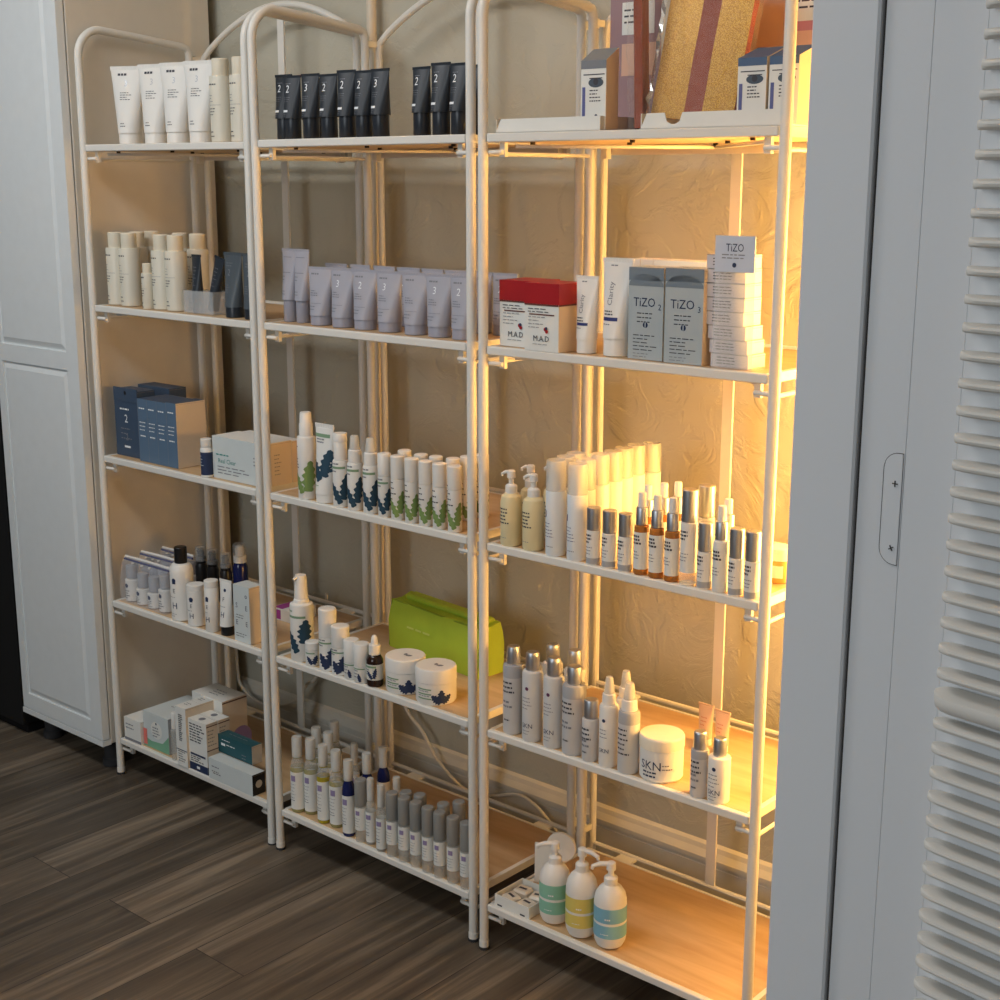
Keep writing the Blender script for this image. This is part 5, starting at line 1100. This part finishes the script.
# clear zip pouches with minis
def pouch(w, h, d, full=True):
    root = empty('clear_pouch'); fm = mat('clear_film', (226, 228, 238), .1, alpha=.16); nv = mat('navy_zip', (66, 70, 108), .4)
    b = M(); rings = []
    for t, q in ((0, 1), (.5, .96), (.85, .6), (1, .12)):
        rings.append([(-w/2-.0*t, -d/2*q, h*t), (w/2, -d/2*q, h*t), (w/2, d/2*q, h*t), (-w/2, d/2*q, h*t)])
    b.loft(rings, fm); b.build('film_bag', root, merge=False)
    b = M(); b.tube([(-w/2, 0, h*.99), (0, 0, h), (w/2, 0, h*.99)], .0032, WHT, 8); b.tube([(-w/2, -.004, h*.94), (w/2, -.004, h*.94)], .0028, nv, 8)
    for x in (-w*.25, -w*.05, w*.12): b.lathe([(.0035, h*.9), (.0035, h*.93)], WHT, 8, x, -.012)
    b.build('zip_strip', root)
    b = M(); cc2 = mat('clear_cap', (200, 202, 210), .15, alpha=.5)
    n = 4
    for i in range(n):
        x = -w/2+w*(i+.5)/n; r = w/n*.4; hh = h*(.5, .36, .34, .5)[i]
        b.lathe([(r*.95, .002), (r, .004), (r, hh), (r*.5, hh+.003)], WHT, 16, x, 0)
        b.lathe([(r*.8, hh+.004), (r*.8, h*.82*(1 if i in (0, 3) else .86))], GRB, 16, x, 0)
        mp = lambda u, v, x=x, r=r: (x+(r+.0005)*math.sin(u/r), -(r+.0005)*math.cos(u/r), v)
        disc(b, mp, 0, hh*.75, r*.3, NAVYP); fine(b, mp, 0, hh*.5, r*1.1, 4, hh*.11, hh*.035, INK, random.Random(i))
    b.build('mini_bottles', root, merge=False)
    return root
p1 = pouch(.185, .112, .044); tag(p1, 'clear zip pouch of mini bottles, front one, left end of fourth shelf', 'pouch', 'clear zip pouches of minis'); on(0, p1, .118, .034, LV[3]+.0005)
p2 = copy_tree(p1); p2['label'] = 'clear zip pouch of mini bottles directly behind the front pouch'; on(0, p2, .085, .088, LV[3]+.0005, .03); p2.scale = (.72, 1, 1)
p3 = copy_tree(p1); p3['label'] = 'clear zip pouch of mini bottles, rearmost of three, left rack'; on(0, p3, .083, .150, LV[3]+.0005, -.03); p3.scale = (.72, 1, .98)

# lime green bag
def bag():
    root = empty('gift_bag'); W, D, H = .30, .075, .125
    b = M(); rings = []
    NX = 12
    for t in (0, .12, .35, .6, .82, 1.0):
        q = 1-.12*math.sin(t*PI*.9)*.6; dd = D*(1 if t < .7 else 1-.25*(t-.7)/.3)
        front = [(-W/2+W*i/NX, -dd/2-.004*math.sin(i*1.3+t*4)*t, H*t+(.004*math.sin(i*.9) if t == 1 else 0)) for i in range(NX+1)]
        side = [(W/2-.012*math.sin(t*PI), 0, H*t)]
        back = [(W/2-W*i/NX, dd/2+.004*math.sin(i*1.1+t*3)*t, H*t+(.006+.004*math.sin(i*1.2) if t == 1 else 0)) for i in range(NX+1)]
        rings.append(front+side+back+[(-W/2+.012*math.sin(t*PI), 0, H*t)])
    b.loft(rings, BAGG, True, True)
    F = lambda u, v: (u, -D/2-.0052, v)
    fine(b, F, -.02, H*.56, .12, 1, .01, .005, mat('pale_green_print', (206, 222, 120), .5), random.Random(3))
    b.build('bag_body', root)
    b = M(); 
    b.box(-W/2+.02, W/2-.01, -D*.1, D*.34, H+.001, H+.016, BAGG, bev=.005)
    b.tube([(-W/2, -D*.37, H), (-.05, -D*.39, H+.002), (.05, -D*.38, H-.001), (W/2, -D*.37, H)], .0022, BAGD, 8)
    b.build('folded_top', root)
    b = M(); b.tube([(W/2, -D/2, .004), (W/2+.001, -D*.42, H*.5), (W/2, -D*.37, H)], .0016, BAGD, 6); b.tube([(-W/2, -D/2, .004), (-W/2, -D*.37, H)], .0016, BAGD, 6); b.build('seam', root)
    return root
g = bag(); g.scale = (1, 1, .87); tag(g, 'lime green fabric bag lying on the fourth shelf of the middle rack', 'bag'); on(1, g, .304, .232, LV[3]+.0005, -.11)

# counter display trays on the top shelf of the right rack
def display(w, d, lip, back, art, notch=None, hx=0):
    root = empty('display_tray'); b = M(); t = .0015
    b.box(-w/2, w/2, -d/2, d/2, 0, t, WHC); b.box(-w/2, -w/2+t, -d/2+.001, d/2, t, lip, WHC); b.box(w/2-t, w/2, -d/2+.001, d/2, t, lip, WHC)
    # front lip with slanted ends
    s = .012; y = -d/2
    fr = [(-w/2, 0), (w/2, 0), (w/2, lip*.9), (w/2-.002, lip)]
    if notch is not None: fr += [(notch+.017, lip), (notch+.012, lip*.45), (notch+.004, lip*.28), (notch-.004, lip*.28), (notch-.012, lip*.45), (notch-.017, lip)]
    fr += [(-w/2+s, lip)]
    n = len(fr); b.add([(x, y, z) for x, z in fr]+[(x, y+t, z) for x, z in fr], [tuple(range(n)), tuple(reversed(range(n, 2*n)))]+[(i, n+i, n+(i+1) % n, (i+1) % n) for i in range(n)], WHC)
    b.build('tray_body', root, merge=False)
    b = M(); b.box(-w/2+hx, w/2, d/2-t, d/2, t, back, art)
    F = front_map(d/2-t, .0004)
    sk = mat('skin_tone_print', (218, 176, 152), .5)
    rect(b, F, max(-w*.42, -w/2+hx+.005), w*.1, back*.42, back*.96, sk) if hx < w*.5 else None; rect(b, front_map(d/2-t, .0007), w*.14, w*.44, back*.68, back*.9, WHC); fine(b, front_map(d/2-t, .0010), w*.28, back*.84, w*.24, 3, .01, .003, INK, random.Random(1))
    rect(b, F, w*.14, w*.46, back*.4, back*.62, sk)
    b.build('header_card', root, merge=False)
    return root
pk = mat('rose_header_print', (190, 128, 142), .5)
d1 = display(.228, .17, .0235, .245, mat('dusky_header_print', (158, 128, 132), .5), hx=.12); tag(d1, 'white card display tray with low front lip, left one on top shelf', 'display'); on(2, d1, .132, .098, LV[0]+.0005)
d2 = display(.262, .17, .0245, .245, pk, -.068); tag(d2, 'white card display tray with thumb notch and rose header, right one', 'display'); on(2, d2, .458, .098, LV[0]+.0005)
EYE = [('eye_grey', .222, .042, .052, .132, .034, 'grey topped carton with eye picture in the left display tray', None),
       ('eye_blue', .526, .048, .050, .118, .055, 'blue topped carton with eye picture, left one, right display tray', None),
       ('eye_blue', .5795, .05, .050, .118, .055, 'blue topped carton with eye picture, right one behind the post', None)]
for st, x, y, w, h, d, lab, g_ in EYE:
    o = carton(st, w, h, d).build('eye_cream_carton', merge=False); tag(o, lab, 'box'); on(2, o, x, y, LV[0]+.0022)

# gold sheets in clear wrap, leaning in the trays
def wave_tex():
    m = bpy.data.materials.new('gold_mesh_sheet'); m.use_nodes = True; nt = m.node_tree; p = nt.nodes['Principled BSDF']
    tc = nt.nodes.new('ShaderNodeTexCoord'); v = nt.nodes.new('ShaderNodeTexVoronoi'); v.inputs['Scale'].default_value = 520
    r = nt.nodes.new('ShaderNodeValToRGB'); r.color_ramp.elements[0].color = lin((250, 204, 96)); r.color_ramp.elements[1].color = lin((190, 132, 40)); r.color_ramp.elements[1].position = .7
    nt.links.new(tc.outputs['Object'], v.inputs['Vector']); nt.links.new(v.outputs['Distance'], r.inputs[0]); nt.links.new(r.outputs[0], p.inputs['Base Color'])
    p.inputs['Metallic'].default_value = .35; p.inputs['Roughness'].default_value = .38; return m
GOLD = wave_tex(); BRN = mat('brown_satin', (150, 62, 24), .5)
FOIL = bpy.data.materials.new('crinkled_clear_wrap'); FOIL.use_nodes = True
_n = FOIL.node_tree; _p = _n.nodes['Principled BSDF']; _p.inputs['Base Color'].default_value = (.8, .8, .78, 1); _p.inputs['Alpha'].default_value = .10; _p.inputs['Roughness'].default_value = .12
_t = _n.nodes.new('ShaderNodeTexNoise'); _t.inputs['Scale'].default_value = 34; _t.inputs['Detail'].default_value = 4; _t.inputs['Distortion'].default_value = 1.5; _c = _n.nodes.new('ShaderNodeTexCoord'); _b = _n.nodes.new('ShaderNodeBump'); _b.inputs['Distance'].default_value = .02
_n.links.new(_c.outputs['Object'], _t.inputs['Vector']); _n.links.new(_t.outputs['Fac'], _b.inputs['Height']); _n.links.new(_b.outputs[0], _p.inputs['Normal'])
def gold(w, h, t, stripe=True):
    root = empty('wrapped_gold_pouch'); b = M(); NX, NZ = 14, 12
    def sheet(y, s):
        vs = [(-w/2+w*i/NX, y+s*(.005*math.sin(PI*i/NX)+.0006*math.sin(i*1.7+k*.9)), h*k/NZ) for k in range(NZ+1) for i in range(NX+1)]
        return vs
    f = [(k*(NX+1)+i, k*(NX+1)+i+1, (k+1)*(NX+1)+i+1, (k+1)*(NX+1)+i) for k in range(NZ) for i in range(NX)]
    A = sheet(-t/2, -1); B_ = sheet(t/2, 1)
    if stripe:
        b.add(A, [q for q in f if not 6 <= q[0] % (NX+1) < 9], GOLD, True); b.add(A, [q for q in f if 6 <= q[0] % (NX+1) < 9], BRN, True)
    else: b.add(A, f, BRN, True)
    b.add(B_, [tuple(reversed(q)) for q in f], GOLD if stripe else BRN, True)
    m = len(A); edge = []
    for k in range(NZ):
        edge += [(k*(NX+1), (k+1)*(NX+1), m+(k+1)*(NX+1), m+k*(NX+1)), (k*(NX+1)+NX, m+k*(NX+1)+NX, m+(k+1)*(NX+1)+NX, (k+1)*(NX+1)+NX)]
    b.add(A+B_, edge, BRN)
    b.build('fabric_pouch', root, merge=False)
    b = M(); e = .006
    vs = [(x*(w/2+e+.004*((k+i) % 2)), y*(t/2+e+.006)+.002*math.sin(k*2.1), -.001+(h+e)*k/10) for k in range(11) for i, (x, y) in enumerate(((-1, -.3), (-.9, -1), (.9, -1), (1, -.3), (1, .3), (.9, 1), (-.9, 1), (-1, .3)))]
    b.add(vs, [(k*8+i, k*8+(i+1) % 8, (k+1)*8+(i+1) % 8, (k+1)*8+i) for k in range(10) for i in range(8)], FOIL, True)
    b.build('clear_wrap', root, merge=False)
    b = M(); q = []; rr = random.Random(4)
    for k in range(19):
        z = h*k/18; q.append((-w/2-.002, -t/2-.004+.003*rr.uniform(-1, 1), z)); q.append((-w/2-.009+.002*rr.uniform(-1, 1), -t/2-.006+.004*rr.uniform(-1, 1), z)); q.append((-w/2-.016+.003*rr.uniform(-1, 1), .004*rr.uniform(-1, 1), z))
    b.add(q, [(3*k+j, 3*k+j+1, 3*k+j+4, 3*k+j+3) for k in range(18) for j in (0, 1)], mat('crinkled_foil_edge', (226, 222, 214), .16, .7, alpha=.8))
    b.build('crinkled_edge', root, merge=False)
    return root
g1 = gold(.165, .235, .012); tag(g1, 'gold mesh pouch with brown stripe in crinkled clear wrap, top shelf', 'pouch'); on(2, g1, .388, .070, LV[0]+.0135, -.08); g1.rotation_euler.x = -.10; g1.rotation_euler.y = .12
g2 = gold(.11, .235, .012, False); tag(g2, 'brown and gold wrapped pouch standing left of the gold one', 'pouch'); on(2, g2, .270, .098, LV[0]+.004, -1.05); g2.rotation_euler.x = .03

# TiZO sign in a clear holder beside the stack of cartons
s1 = empty('sign_holder'); b = M()
b.box(-.036, .036, -.001, .001, 0, .128, CLR); b.box(-.036, .036, -.001, .04, -.0012, 0, CLR); b.build('acrylic_stand', s1)
b = M(); b.box(-.036, .036, -.0025, -.0012, .076, .132, mat('sign_card', (196, 204, 218), .5)); F = front_map(-.0025)
text(b, F, 'TiZO', 0, .108, .0125, NAVYP, width=.032); fine(b, F, 0, .102, .046, 2, .005, .0016, INKG, random.Random(2)); disc(b, F, 0, .087, .0038, NAVYP); b.build('sign_card', s1, merge=False)
tag(s1, 'clear sign holder with small blue grey TiZO card before the carton stack', 'sign')
on(2, s1, .510, .0215, LV[1]+.0018+.0785); 
s1.location = place(2, .513, .014, LV[1]+.002); 
for c in s1.children:
    if c.name.startswith('sign_card'): c.location.z = .074
    else: c.scale.z = 1.55

# open white tray of wrapped soaps, tall card and round puck behind it
r5 = empty('sample_tray'); b = M(); w, d, h, t = .088, .085, .024, .0018
b.box(-w/2, w/2, -d/2, d/2, 0, t, WHC); b.box(-w/2, w/2, -d/2, -d/2+t, t, h, WHC); b.box(-w/2, w/2, d/2-t, d/2, t, h, WHC); b.box(-w/2, -w/2+t, -d/2+t, d/2-t, t, h, WHC); b.box(w/2-t, w/2, -d/2+t, d/2-t, t, h, WHC)
rect(b, front_map(-d/2), -w*.42, -w*.28, h*.06, h*.2, INK); rect(b, front_map(-d/2), w*.24, w*.38, h*.06, h*.2, INK)
b.build('tray_body', r5, merge=False); tag(r5, 'open white card tray holding wrapped samples, bottom shelf, right rack', 'tray'); on(2, r5, .068, .047, LV[4]+.0005)
k = 0
SL = ['clear wrapped sample at front left of the open white tray', 'clear wrapped sample at front right of the open white tray', 'clear wrapped sample at back left of the open white tray', 'clear wrapped sample at back right of the open white tray']
for iy in (0, 1):
    for ix in (0, 1):
        b = M(); b.box(-.017, .017, -.015, .015, 0, .017, mat('wrapped_soap', (222, 212, 196), .25, bump=.4), bev=.004)
        rect(b, top_map(.017, .0004), -.009, .009, -.003, .003, INK)
        o = b.build('wrapped_sample'); tag(o, SL[k], 'sample'); on(2, o, .048+ix*.04, .027+iy*.036, LV[4]+.0026+.001, .2*(k-1.5)); k += 1
b = M(); b.box(-.022, .022, -.002, .002, 0, .088, WHC, bev=.0008); o = b.build('shelf_card'); tag(o, 'tall plain white card standing behind the green banded pump bottle', 'card'); on(2, o, .045, .135, LV[4]+.0005, .3)
b = M(); b.lathe([(.030, -.004), (.031, -.003), (.031, .003), (.030, .004)], WHT, 28); b.xf(Matrix.Translation((0, 0, .086)) @ Matrix.Rotation(PI/2, 4, 'X')); b.tube([(0, 0, 0), (0, 0, .058)], .006, WHT, 10); b.lathe([(.02, 0), (.02, .004), (.007, .006)], WHT, 20)
o = b.build('round_applicator'); tag(o, 'round headed white applicator standing behind the pump bottles', 'applicator'); on(2, o, .075, .15, LV[4]+.0005, .35)

# ------------------------------------------------------------------ wall cords
CORD = mat('white_cord', (214, 208, 196), .5)
b = M()
def smooth(pts, n=5):
    out = []; P = [Vector(p) for p in pts]
    for i in range(len(P)-1):
        p0 = P[max(0, i-1)]; p1 = P[i]; p2 = P[i+1]; p3 = P[min(len(P)-1, i+2)]
        for k in range(n):
            t = k/n; out.append(.5*((2*p1)+(-p0+p2)*t+(2*p0-5*p1+4*p2-p3)*t*t+(-p0+3*p1-3*p2+p3)*t*t*t))
    out.append(P[-1]); return out
Y = .392
b.tube(smooth([(.57, Y, .46), (.60, Y, .33), (.652, Y, .228), (.706, Y, .183), (.753, Y, .125), (.82, Y, .082), (.857, Y, .073), (.892, Y, .068), (.94, Y, .085), (1.013, Y, .110), (1.062, Y, .10), (1.103, Y, .074), (1.16, Y, .03), (1.22, Y-.0, .0055), (1.5, Y, .0055), (1.9, Y, .0055)]), .0042, CORD, 8)
tag(b.build('power_cord'), 'white power cord drooping along the wall behind the middle and right racks', 'cord')
b = M(); b.tube(smooth([(-.01, Y, .30), (-.005, Y, .18), (.006, Y, .135), (.073, Y, .103), (.174, Y, .117), (.245, Y, .152), (.279, Y, .20), (.323, Y, .235), (.36, Y, .34), (.37, Y, .47)]), .0042, CORD, 8)
tag(b.build('power_cord'), 'white cord looping low on the wall behind the left rack', 'cord')
b = M(); b.tube([(.556, .408, 0), (.556, .408, 2.598)], .0115, mat('pole_paint', (216, 204, 184), .45), 14)
tag(b.build('wall_pole'), 'plain round pole against the wall behind left and middle racks', 'pole')

# ------------------------------------------------------------------ cabinet at left
cab = empty('tall_cabinet', (-.265, .2, 0)); CW = mat('cabinet_white', (222, 226, 226), .4); CS = mat('cabinet_side_laminate', (220, 212, 198), .45)
X0, X1 = -.404+.265, -.024+.265; Yf, Yb = -.008-.2, .402-.2
b = M(); b.box(X0, X1, Yf, Yb, .078, 2.2, CS, bev=.001); b.box(X0, X1, Yf-.026, Yf, .076, .090, CW); b.build('carcass', cab)
dx0, dx1 = X0+.002, X1-.001; y0, y1 = Yf-.024, Yf-.004
def panel_door(z0, z1, panels):
    b = M(); e = .044
    xs = (dx0, dx0+.026, dx1-.050, dx1)
    b.box(dx0, dx1, y0+.006, y1, z0, z1, CW)
    b.box(dx0, xs[1], y0, y0+.006, z0, z1, CW); b.box(xs[2], dx1, y0, y0+.006, z0, z1, CW)
    zs = [z0]+[q for p in panels for q in p]+[z1]
    for i in range(0, len(zs), 2): b.box(xs[1], xs[2], y0, y0+.006, zs[i], zs[i+1], CW)
    for a, c in panels:
        g = .014
        R0 = [(xs[1], y0+.006, a), (xs[2], y0+.006, a), (xs[2], y0+.006, c), (xs[1], y0+.006, c)]
        R1 = [(xs[1]+g, y0+.0055, a+g), (xs[2]-g, y0+.0055, a+g), (xs[2]-g, y0+.0055, c-g), (xs[1]+g, y0+.0055, c-g)]
        R1 = [(xs[1]+.004, y0+.0058, a+.004), (xs[2]-.004, y0+.0058, a+.004), (xs[2]-.004, y0+.0058, c-.004), (xs[1]+.004, y0+.0058, c-.004)]
        R2 = [(xs[1]+g+.004, y0+.0002, a+g+.004), (xs[2]-g-.004, y0+.0002, a+g+.004), (xs[2]-g-.004, y0+.0002, c-g-.004), (xs[1]+g+.004, y0+.0002, c-g-.004)]
        b.loft([R1, R2], CW, caps=False); b.add(R2, [(0, 1, 2, 3)], CW)
    return b
panel_door(.093, 2.19, [(.135, 1.044), (1.088, 2.14)]).build('door', cab, merge=False)
for x in (X0+.05, X1-.045):
    for y in (Yf+.03, Yb-.04):
        b = M(); b.lathe([(.024, 0), (.026, .002), (.026, .02), (.021, .024), (.021, .077)], RUB, 18, x, y); b.build('leg', cab)
tag(cab, 'tall white panelled cabinet at the far left on dark round legs', 'cabinet')
b = M(); b.box(-.30, .30, -.2, .2, .03, 1.9, mat('black_laminate', (8, 8, 9), .8), bev=.002); b.box(-.29, .29, -.18, .2, 0, .03, mat('black_laminate', (8, 8, 9), .8)); o = b.build('black_cabinet'); o.location = (-.718, .17, 0)
tag(o, 'plain black cabinet showing left of the white cabinet', 'cabinet')

# ------------------------------------------------------------------ room
def structbox(name, x0, x1, y0, y1, z0, z1, m):
    b = M(); b.box(x0, x1, y0, y1, z0, z1, m); return struct(b.build(name))
structbox('floor', -2.6, 4.2, -4.2, .5, -.05, 0, floor_mat())
structbox('wall_back', -2.6, 4.2, .436, .5, 0, 2.6, wall_mat())
structbox('light_block_wall', 2.43, 2.53, -.68, .436, 0, 2.6, mat('light_block_paint', (206, 200, 184), .7))  # added unseen partition, keeps lamp light from leaking through the louvers
structbox('ceiling', -2.6, 4.2, -4.2, .5, 2.6, 2.65, mat('ceiling_paint', (228, 226, 220), .8))
BB = mat('baseboard_paint', (214, 210, 198), .45); b = M()
pr = [(.4355, 0), (.421, 0), (.421, .088), (.4225, .0895), (.4225, .096), (.418, .099), (.418, .108), (.426, .122), (.429, .132), (.4355, .138)]
b.add([(-2.6, y, z) for y, z in pr]+[(4.2, y, z) for y, z in pr], [(i, i+1, len(pr)+i+1, len(pr)+i) for i in range(len(pr)-1)]+[tuple(range(len(pr))), tuple(reversed(range(len(pr), 2*len(pr))))], BB)
struct(b.build('baseboard_back'))

# ------------------------------------------------------------------ door frame and louvered door close to the camera
S = Vector((2.416, -.819, 0)); ANG = -math.atan2(.148, .989)
DP = mat('door_grey_white_paint', (224, 226, 228), .5, var=.015, scale=6); GAP = mat('shadow_gap', (70, 66, 64), .8)
def at_door(o): o.location = S; o.rotation_euler.z = ANG; return o
b = M()
b.box(-.069, -.0015, -.003, .022, 0, 2.1, DP, bev=.002); b.box(-.0015, .0012, .004, .03, 0, 2.1, GAP); b.box(.0012, .0457, .002, .12, 0, 2.04, DP, bev=.0004); b.box(-.069, .75, .0225, .12, 2.055, 2.12, DP)
cs = struct(at_door(b.build('trim_1')))
b = M(); n = 8; pts = []
zc, hh, L_, R_ = 1.226, .048, .0265, .0445
for i in range(n+1): a = PI/2+i/n*PI/2; pts.append((L_+.014+.014*math.cos(a), zc+hh-.014+.014*math.sin(a)))
for i in range(n+1): a = PI+i/n*PI/2; pts.append((L_+.014+.014*math.cos(a), zc-hh+.014+.014*math.sin(a)))
rim = [(R_, zc+hh)]+pts+[(R_, zc-hh)]
b.add([(x, .0008, z) for x, z in rim]+[(x, .002, z) for x, z in rim], [tuple(range(len(rim)))]+[(i, i+1, len(rim)+i+1, len(rim)+i) for i in range(len(rim)-1)], DP)
for i in range(len(rim)-1): 
    (x0, z0), (x1, z1) = rim[i], rim[i+1]; b.bar((x0, .0012, z0), (x1, .0012, z1), .0005, .0012, GAP)
for z, q in ((zc+.022, 0), (zc-.034, .5)):
    b.lathe([(.0028, 0), (.0028, .0004)], DP, 12); k = len(b.v)
    for a in (q, q+PI/2): b.bar((L_+.012-.0026*math.cos(a), .0003, z-.0026*math.sin(a)), (L_+.012+.0026*math.cos(a), .0003, z+.0026*math.sin(a)), .0008, .0008, GAP)
hl = b.build('hinge_leaf', cs, merge=False)
ld = empty('door_1'); at_door(ld); struct(ld)
DWD = .62
for x0, x1 in ((.0462, .0935), (DWD-.05, DWD)):
    b = M(); b.box(x0, x1, .0016, .070, .012, 2.035, DP, bev=.0004); b.build('door_stile', ld)
for z0, z1 in ((.012, .16), (1.95, 2.035)):
    b = M(); b.box(.0938, DWD-.0503, .002, .028, z0, z1, DP); b.build('door_rail', ld)
b = M(); z = .175; i = 0; SLM = mat('louver_paint', (222, 218, 210), .5, var=.02)
while z < 1.94:
    tilt = 0; hw = .0115; th = .0040
    if abs(z-1.072) < .011: tilt = math.radians(20); hw = .013; th = .0085
    ca, sa = math.cos(tilt), math.sin(tilt); ring = []
    for xx, sc in ((.0975, .30), (.100, .62), (.105, .86), (.112, 1), (DWD-.06, 1), (DWD-.0504, 1)):
        r = []
        for k in range(12):
            a = 2*PI*k/12; p = hw*sc*math.copysign(abs(math.cos(a))**.5, math.cos(a)); q = th*math.sin(a)
            # front edge low
            y = -.0075+p*ca - q*sa; zz = z+p*sa+q*ca
            r.append((xx, y, zz))
        ring.append(r)
    b.loft(ring, SLM, True, True); z += .0220; i += 1
b.build('louver_slats', ld)
b = M(); b.box(.0936, DWD-.0502, .0018, .012, .1601, 1.9499, DP); b.build('door_backing', ld)

# ------------------------------------------------------------------ lamp behind the door frame
lp = empty('floor_lamp', (2.10, .30, 0)); MW = mat('lamp_white_metal', (220, 214, 204), .4)
b = M(); b.lathe([(.10, 0), (.102, .006), (.09, .018), (.014, .024)], MW, 28); b.build('lamp_base', lp)
b = M(); b.tube([(0, 0, .022), (0, 0, .62)], .010, MW, 12); b.build('lamp_pole', lp)
b = M(); b.lathe([(.012, .62), (.030, .635), (.030, 1.49), (.012, 1.505)], emit('warm_tube_glow', (1, .53, .135), LAMP_E), 20); b.build('lamp_tube', lp)
tag(lp, 'slim warm glowing floor lamp standing right of the racks', 'lamp')

# ------------------------------------------------------------------ light
def area(name, loc, target, size, power, col, sy=None):
    l = bpy.data.lights.new(name, 'AREA'); l.energy = power; l.color = col; l.size = size
    if sy: l.shape = 'RECTANGLE'; l.size_y = sy
    o = bpy.data.objects.new(name, l); COL.objects.link(o); o.location = loc
    o.rotation_euler = (Vector(target)-Vector(loc)).to_track_quat('-Z', 'Y').to_euler(); return o
area('ceiling_light_strip', (.45, -1.15, 2.57), (.45, -.6, 0), 1.9, MAIN_E, (.97, .985, 1.0), .5)
area('window_daylight', (1.6, -4.1, 1.9), (1.2, 0, 1.2), 1.6, WIN_E, (.86, .94, 1.0), 1.2)
w = bpy.data.worlds.new('room_ambience'); SC.world = w; w.use_nodes = True
bg = w.node_tree.nodes['Background']; bg.inputs[0].default_value = (.92, .95, 1, 1); bg.inputs[1].default_value = AMB_E

# ------------------------------------------------------------------ camera
cam = bpy.data.cameras.new('camera'); co = bpy.data.objects.new('camera', cam); COL.objects.link(co)
cx, cy, cz, yaw, pitch, roll, f = 2.9639, -1.9189, 1.4974, -.7154, .2235, .0012, 1406.97
fw = Vector((math.sin(yaw)*math.cos(pitch), math.cos(yaw)*math.cos(pitch), -math.sin(pitch)))
r = Vector((math.cos(yaw), -math.sin(yaw), 0)); up = r.cross(fw)
r2 = r*math.cos(roll)+up*math.sin(roll); u2 = -r*math.sin(roll)+up*math.cos(roll)
co.matrix_world = Matrix(((r2.x, u2.x, -fw.x, cx), (r2.y, u2.y, -fw.y, cy), (r2.z, u2.z, -fw.z, cz), (0, 0, 0, 1)))
cam.sensor_width = 36; cam.lens = f/1000*36; cam.clip_start = .05
SC.camera = co
SC.view_settings.view_transform = 'Standard'; SC.view_settings.look = 'None'; SC.view_settings.gamma = 1
SC.view_settings.use_curve_mapping = False; SC.view_settings.exposure = EXPO
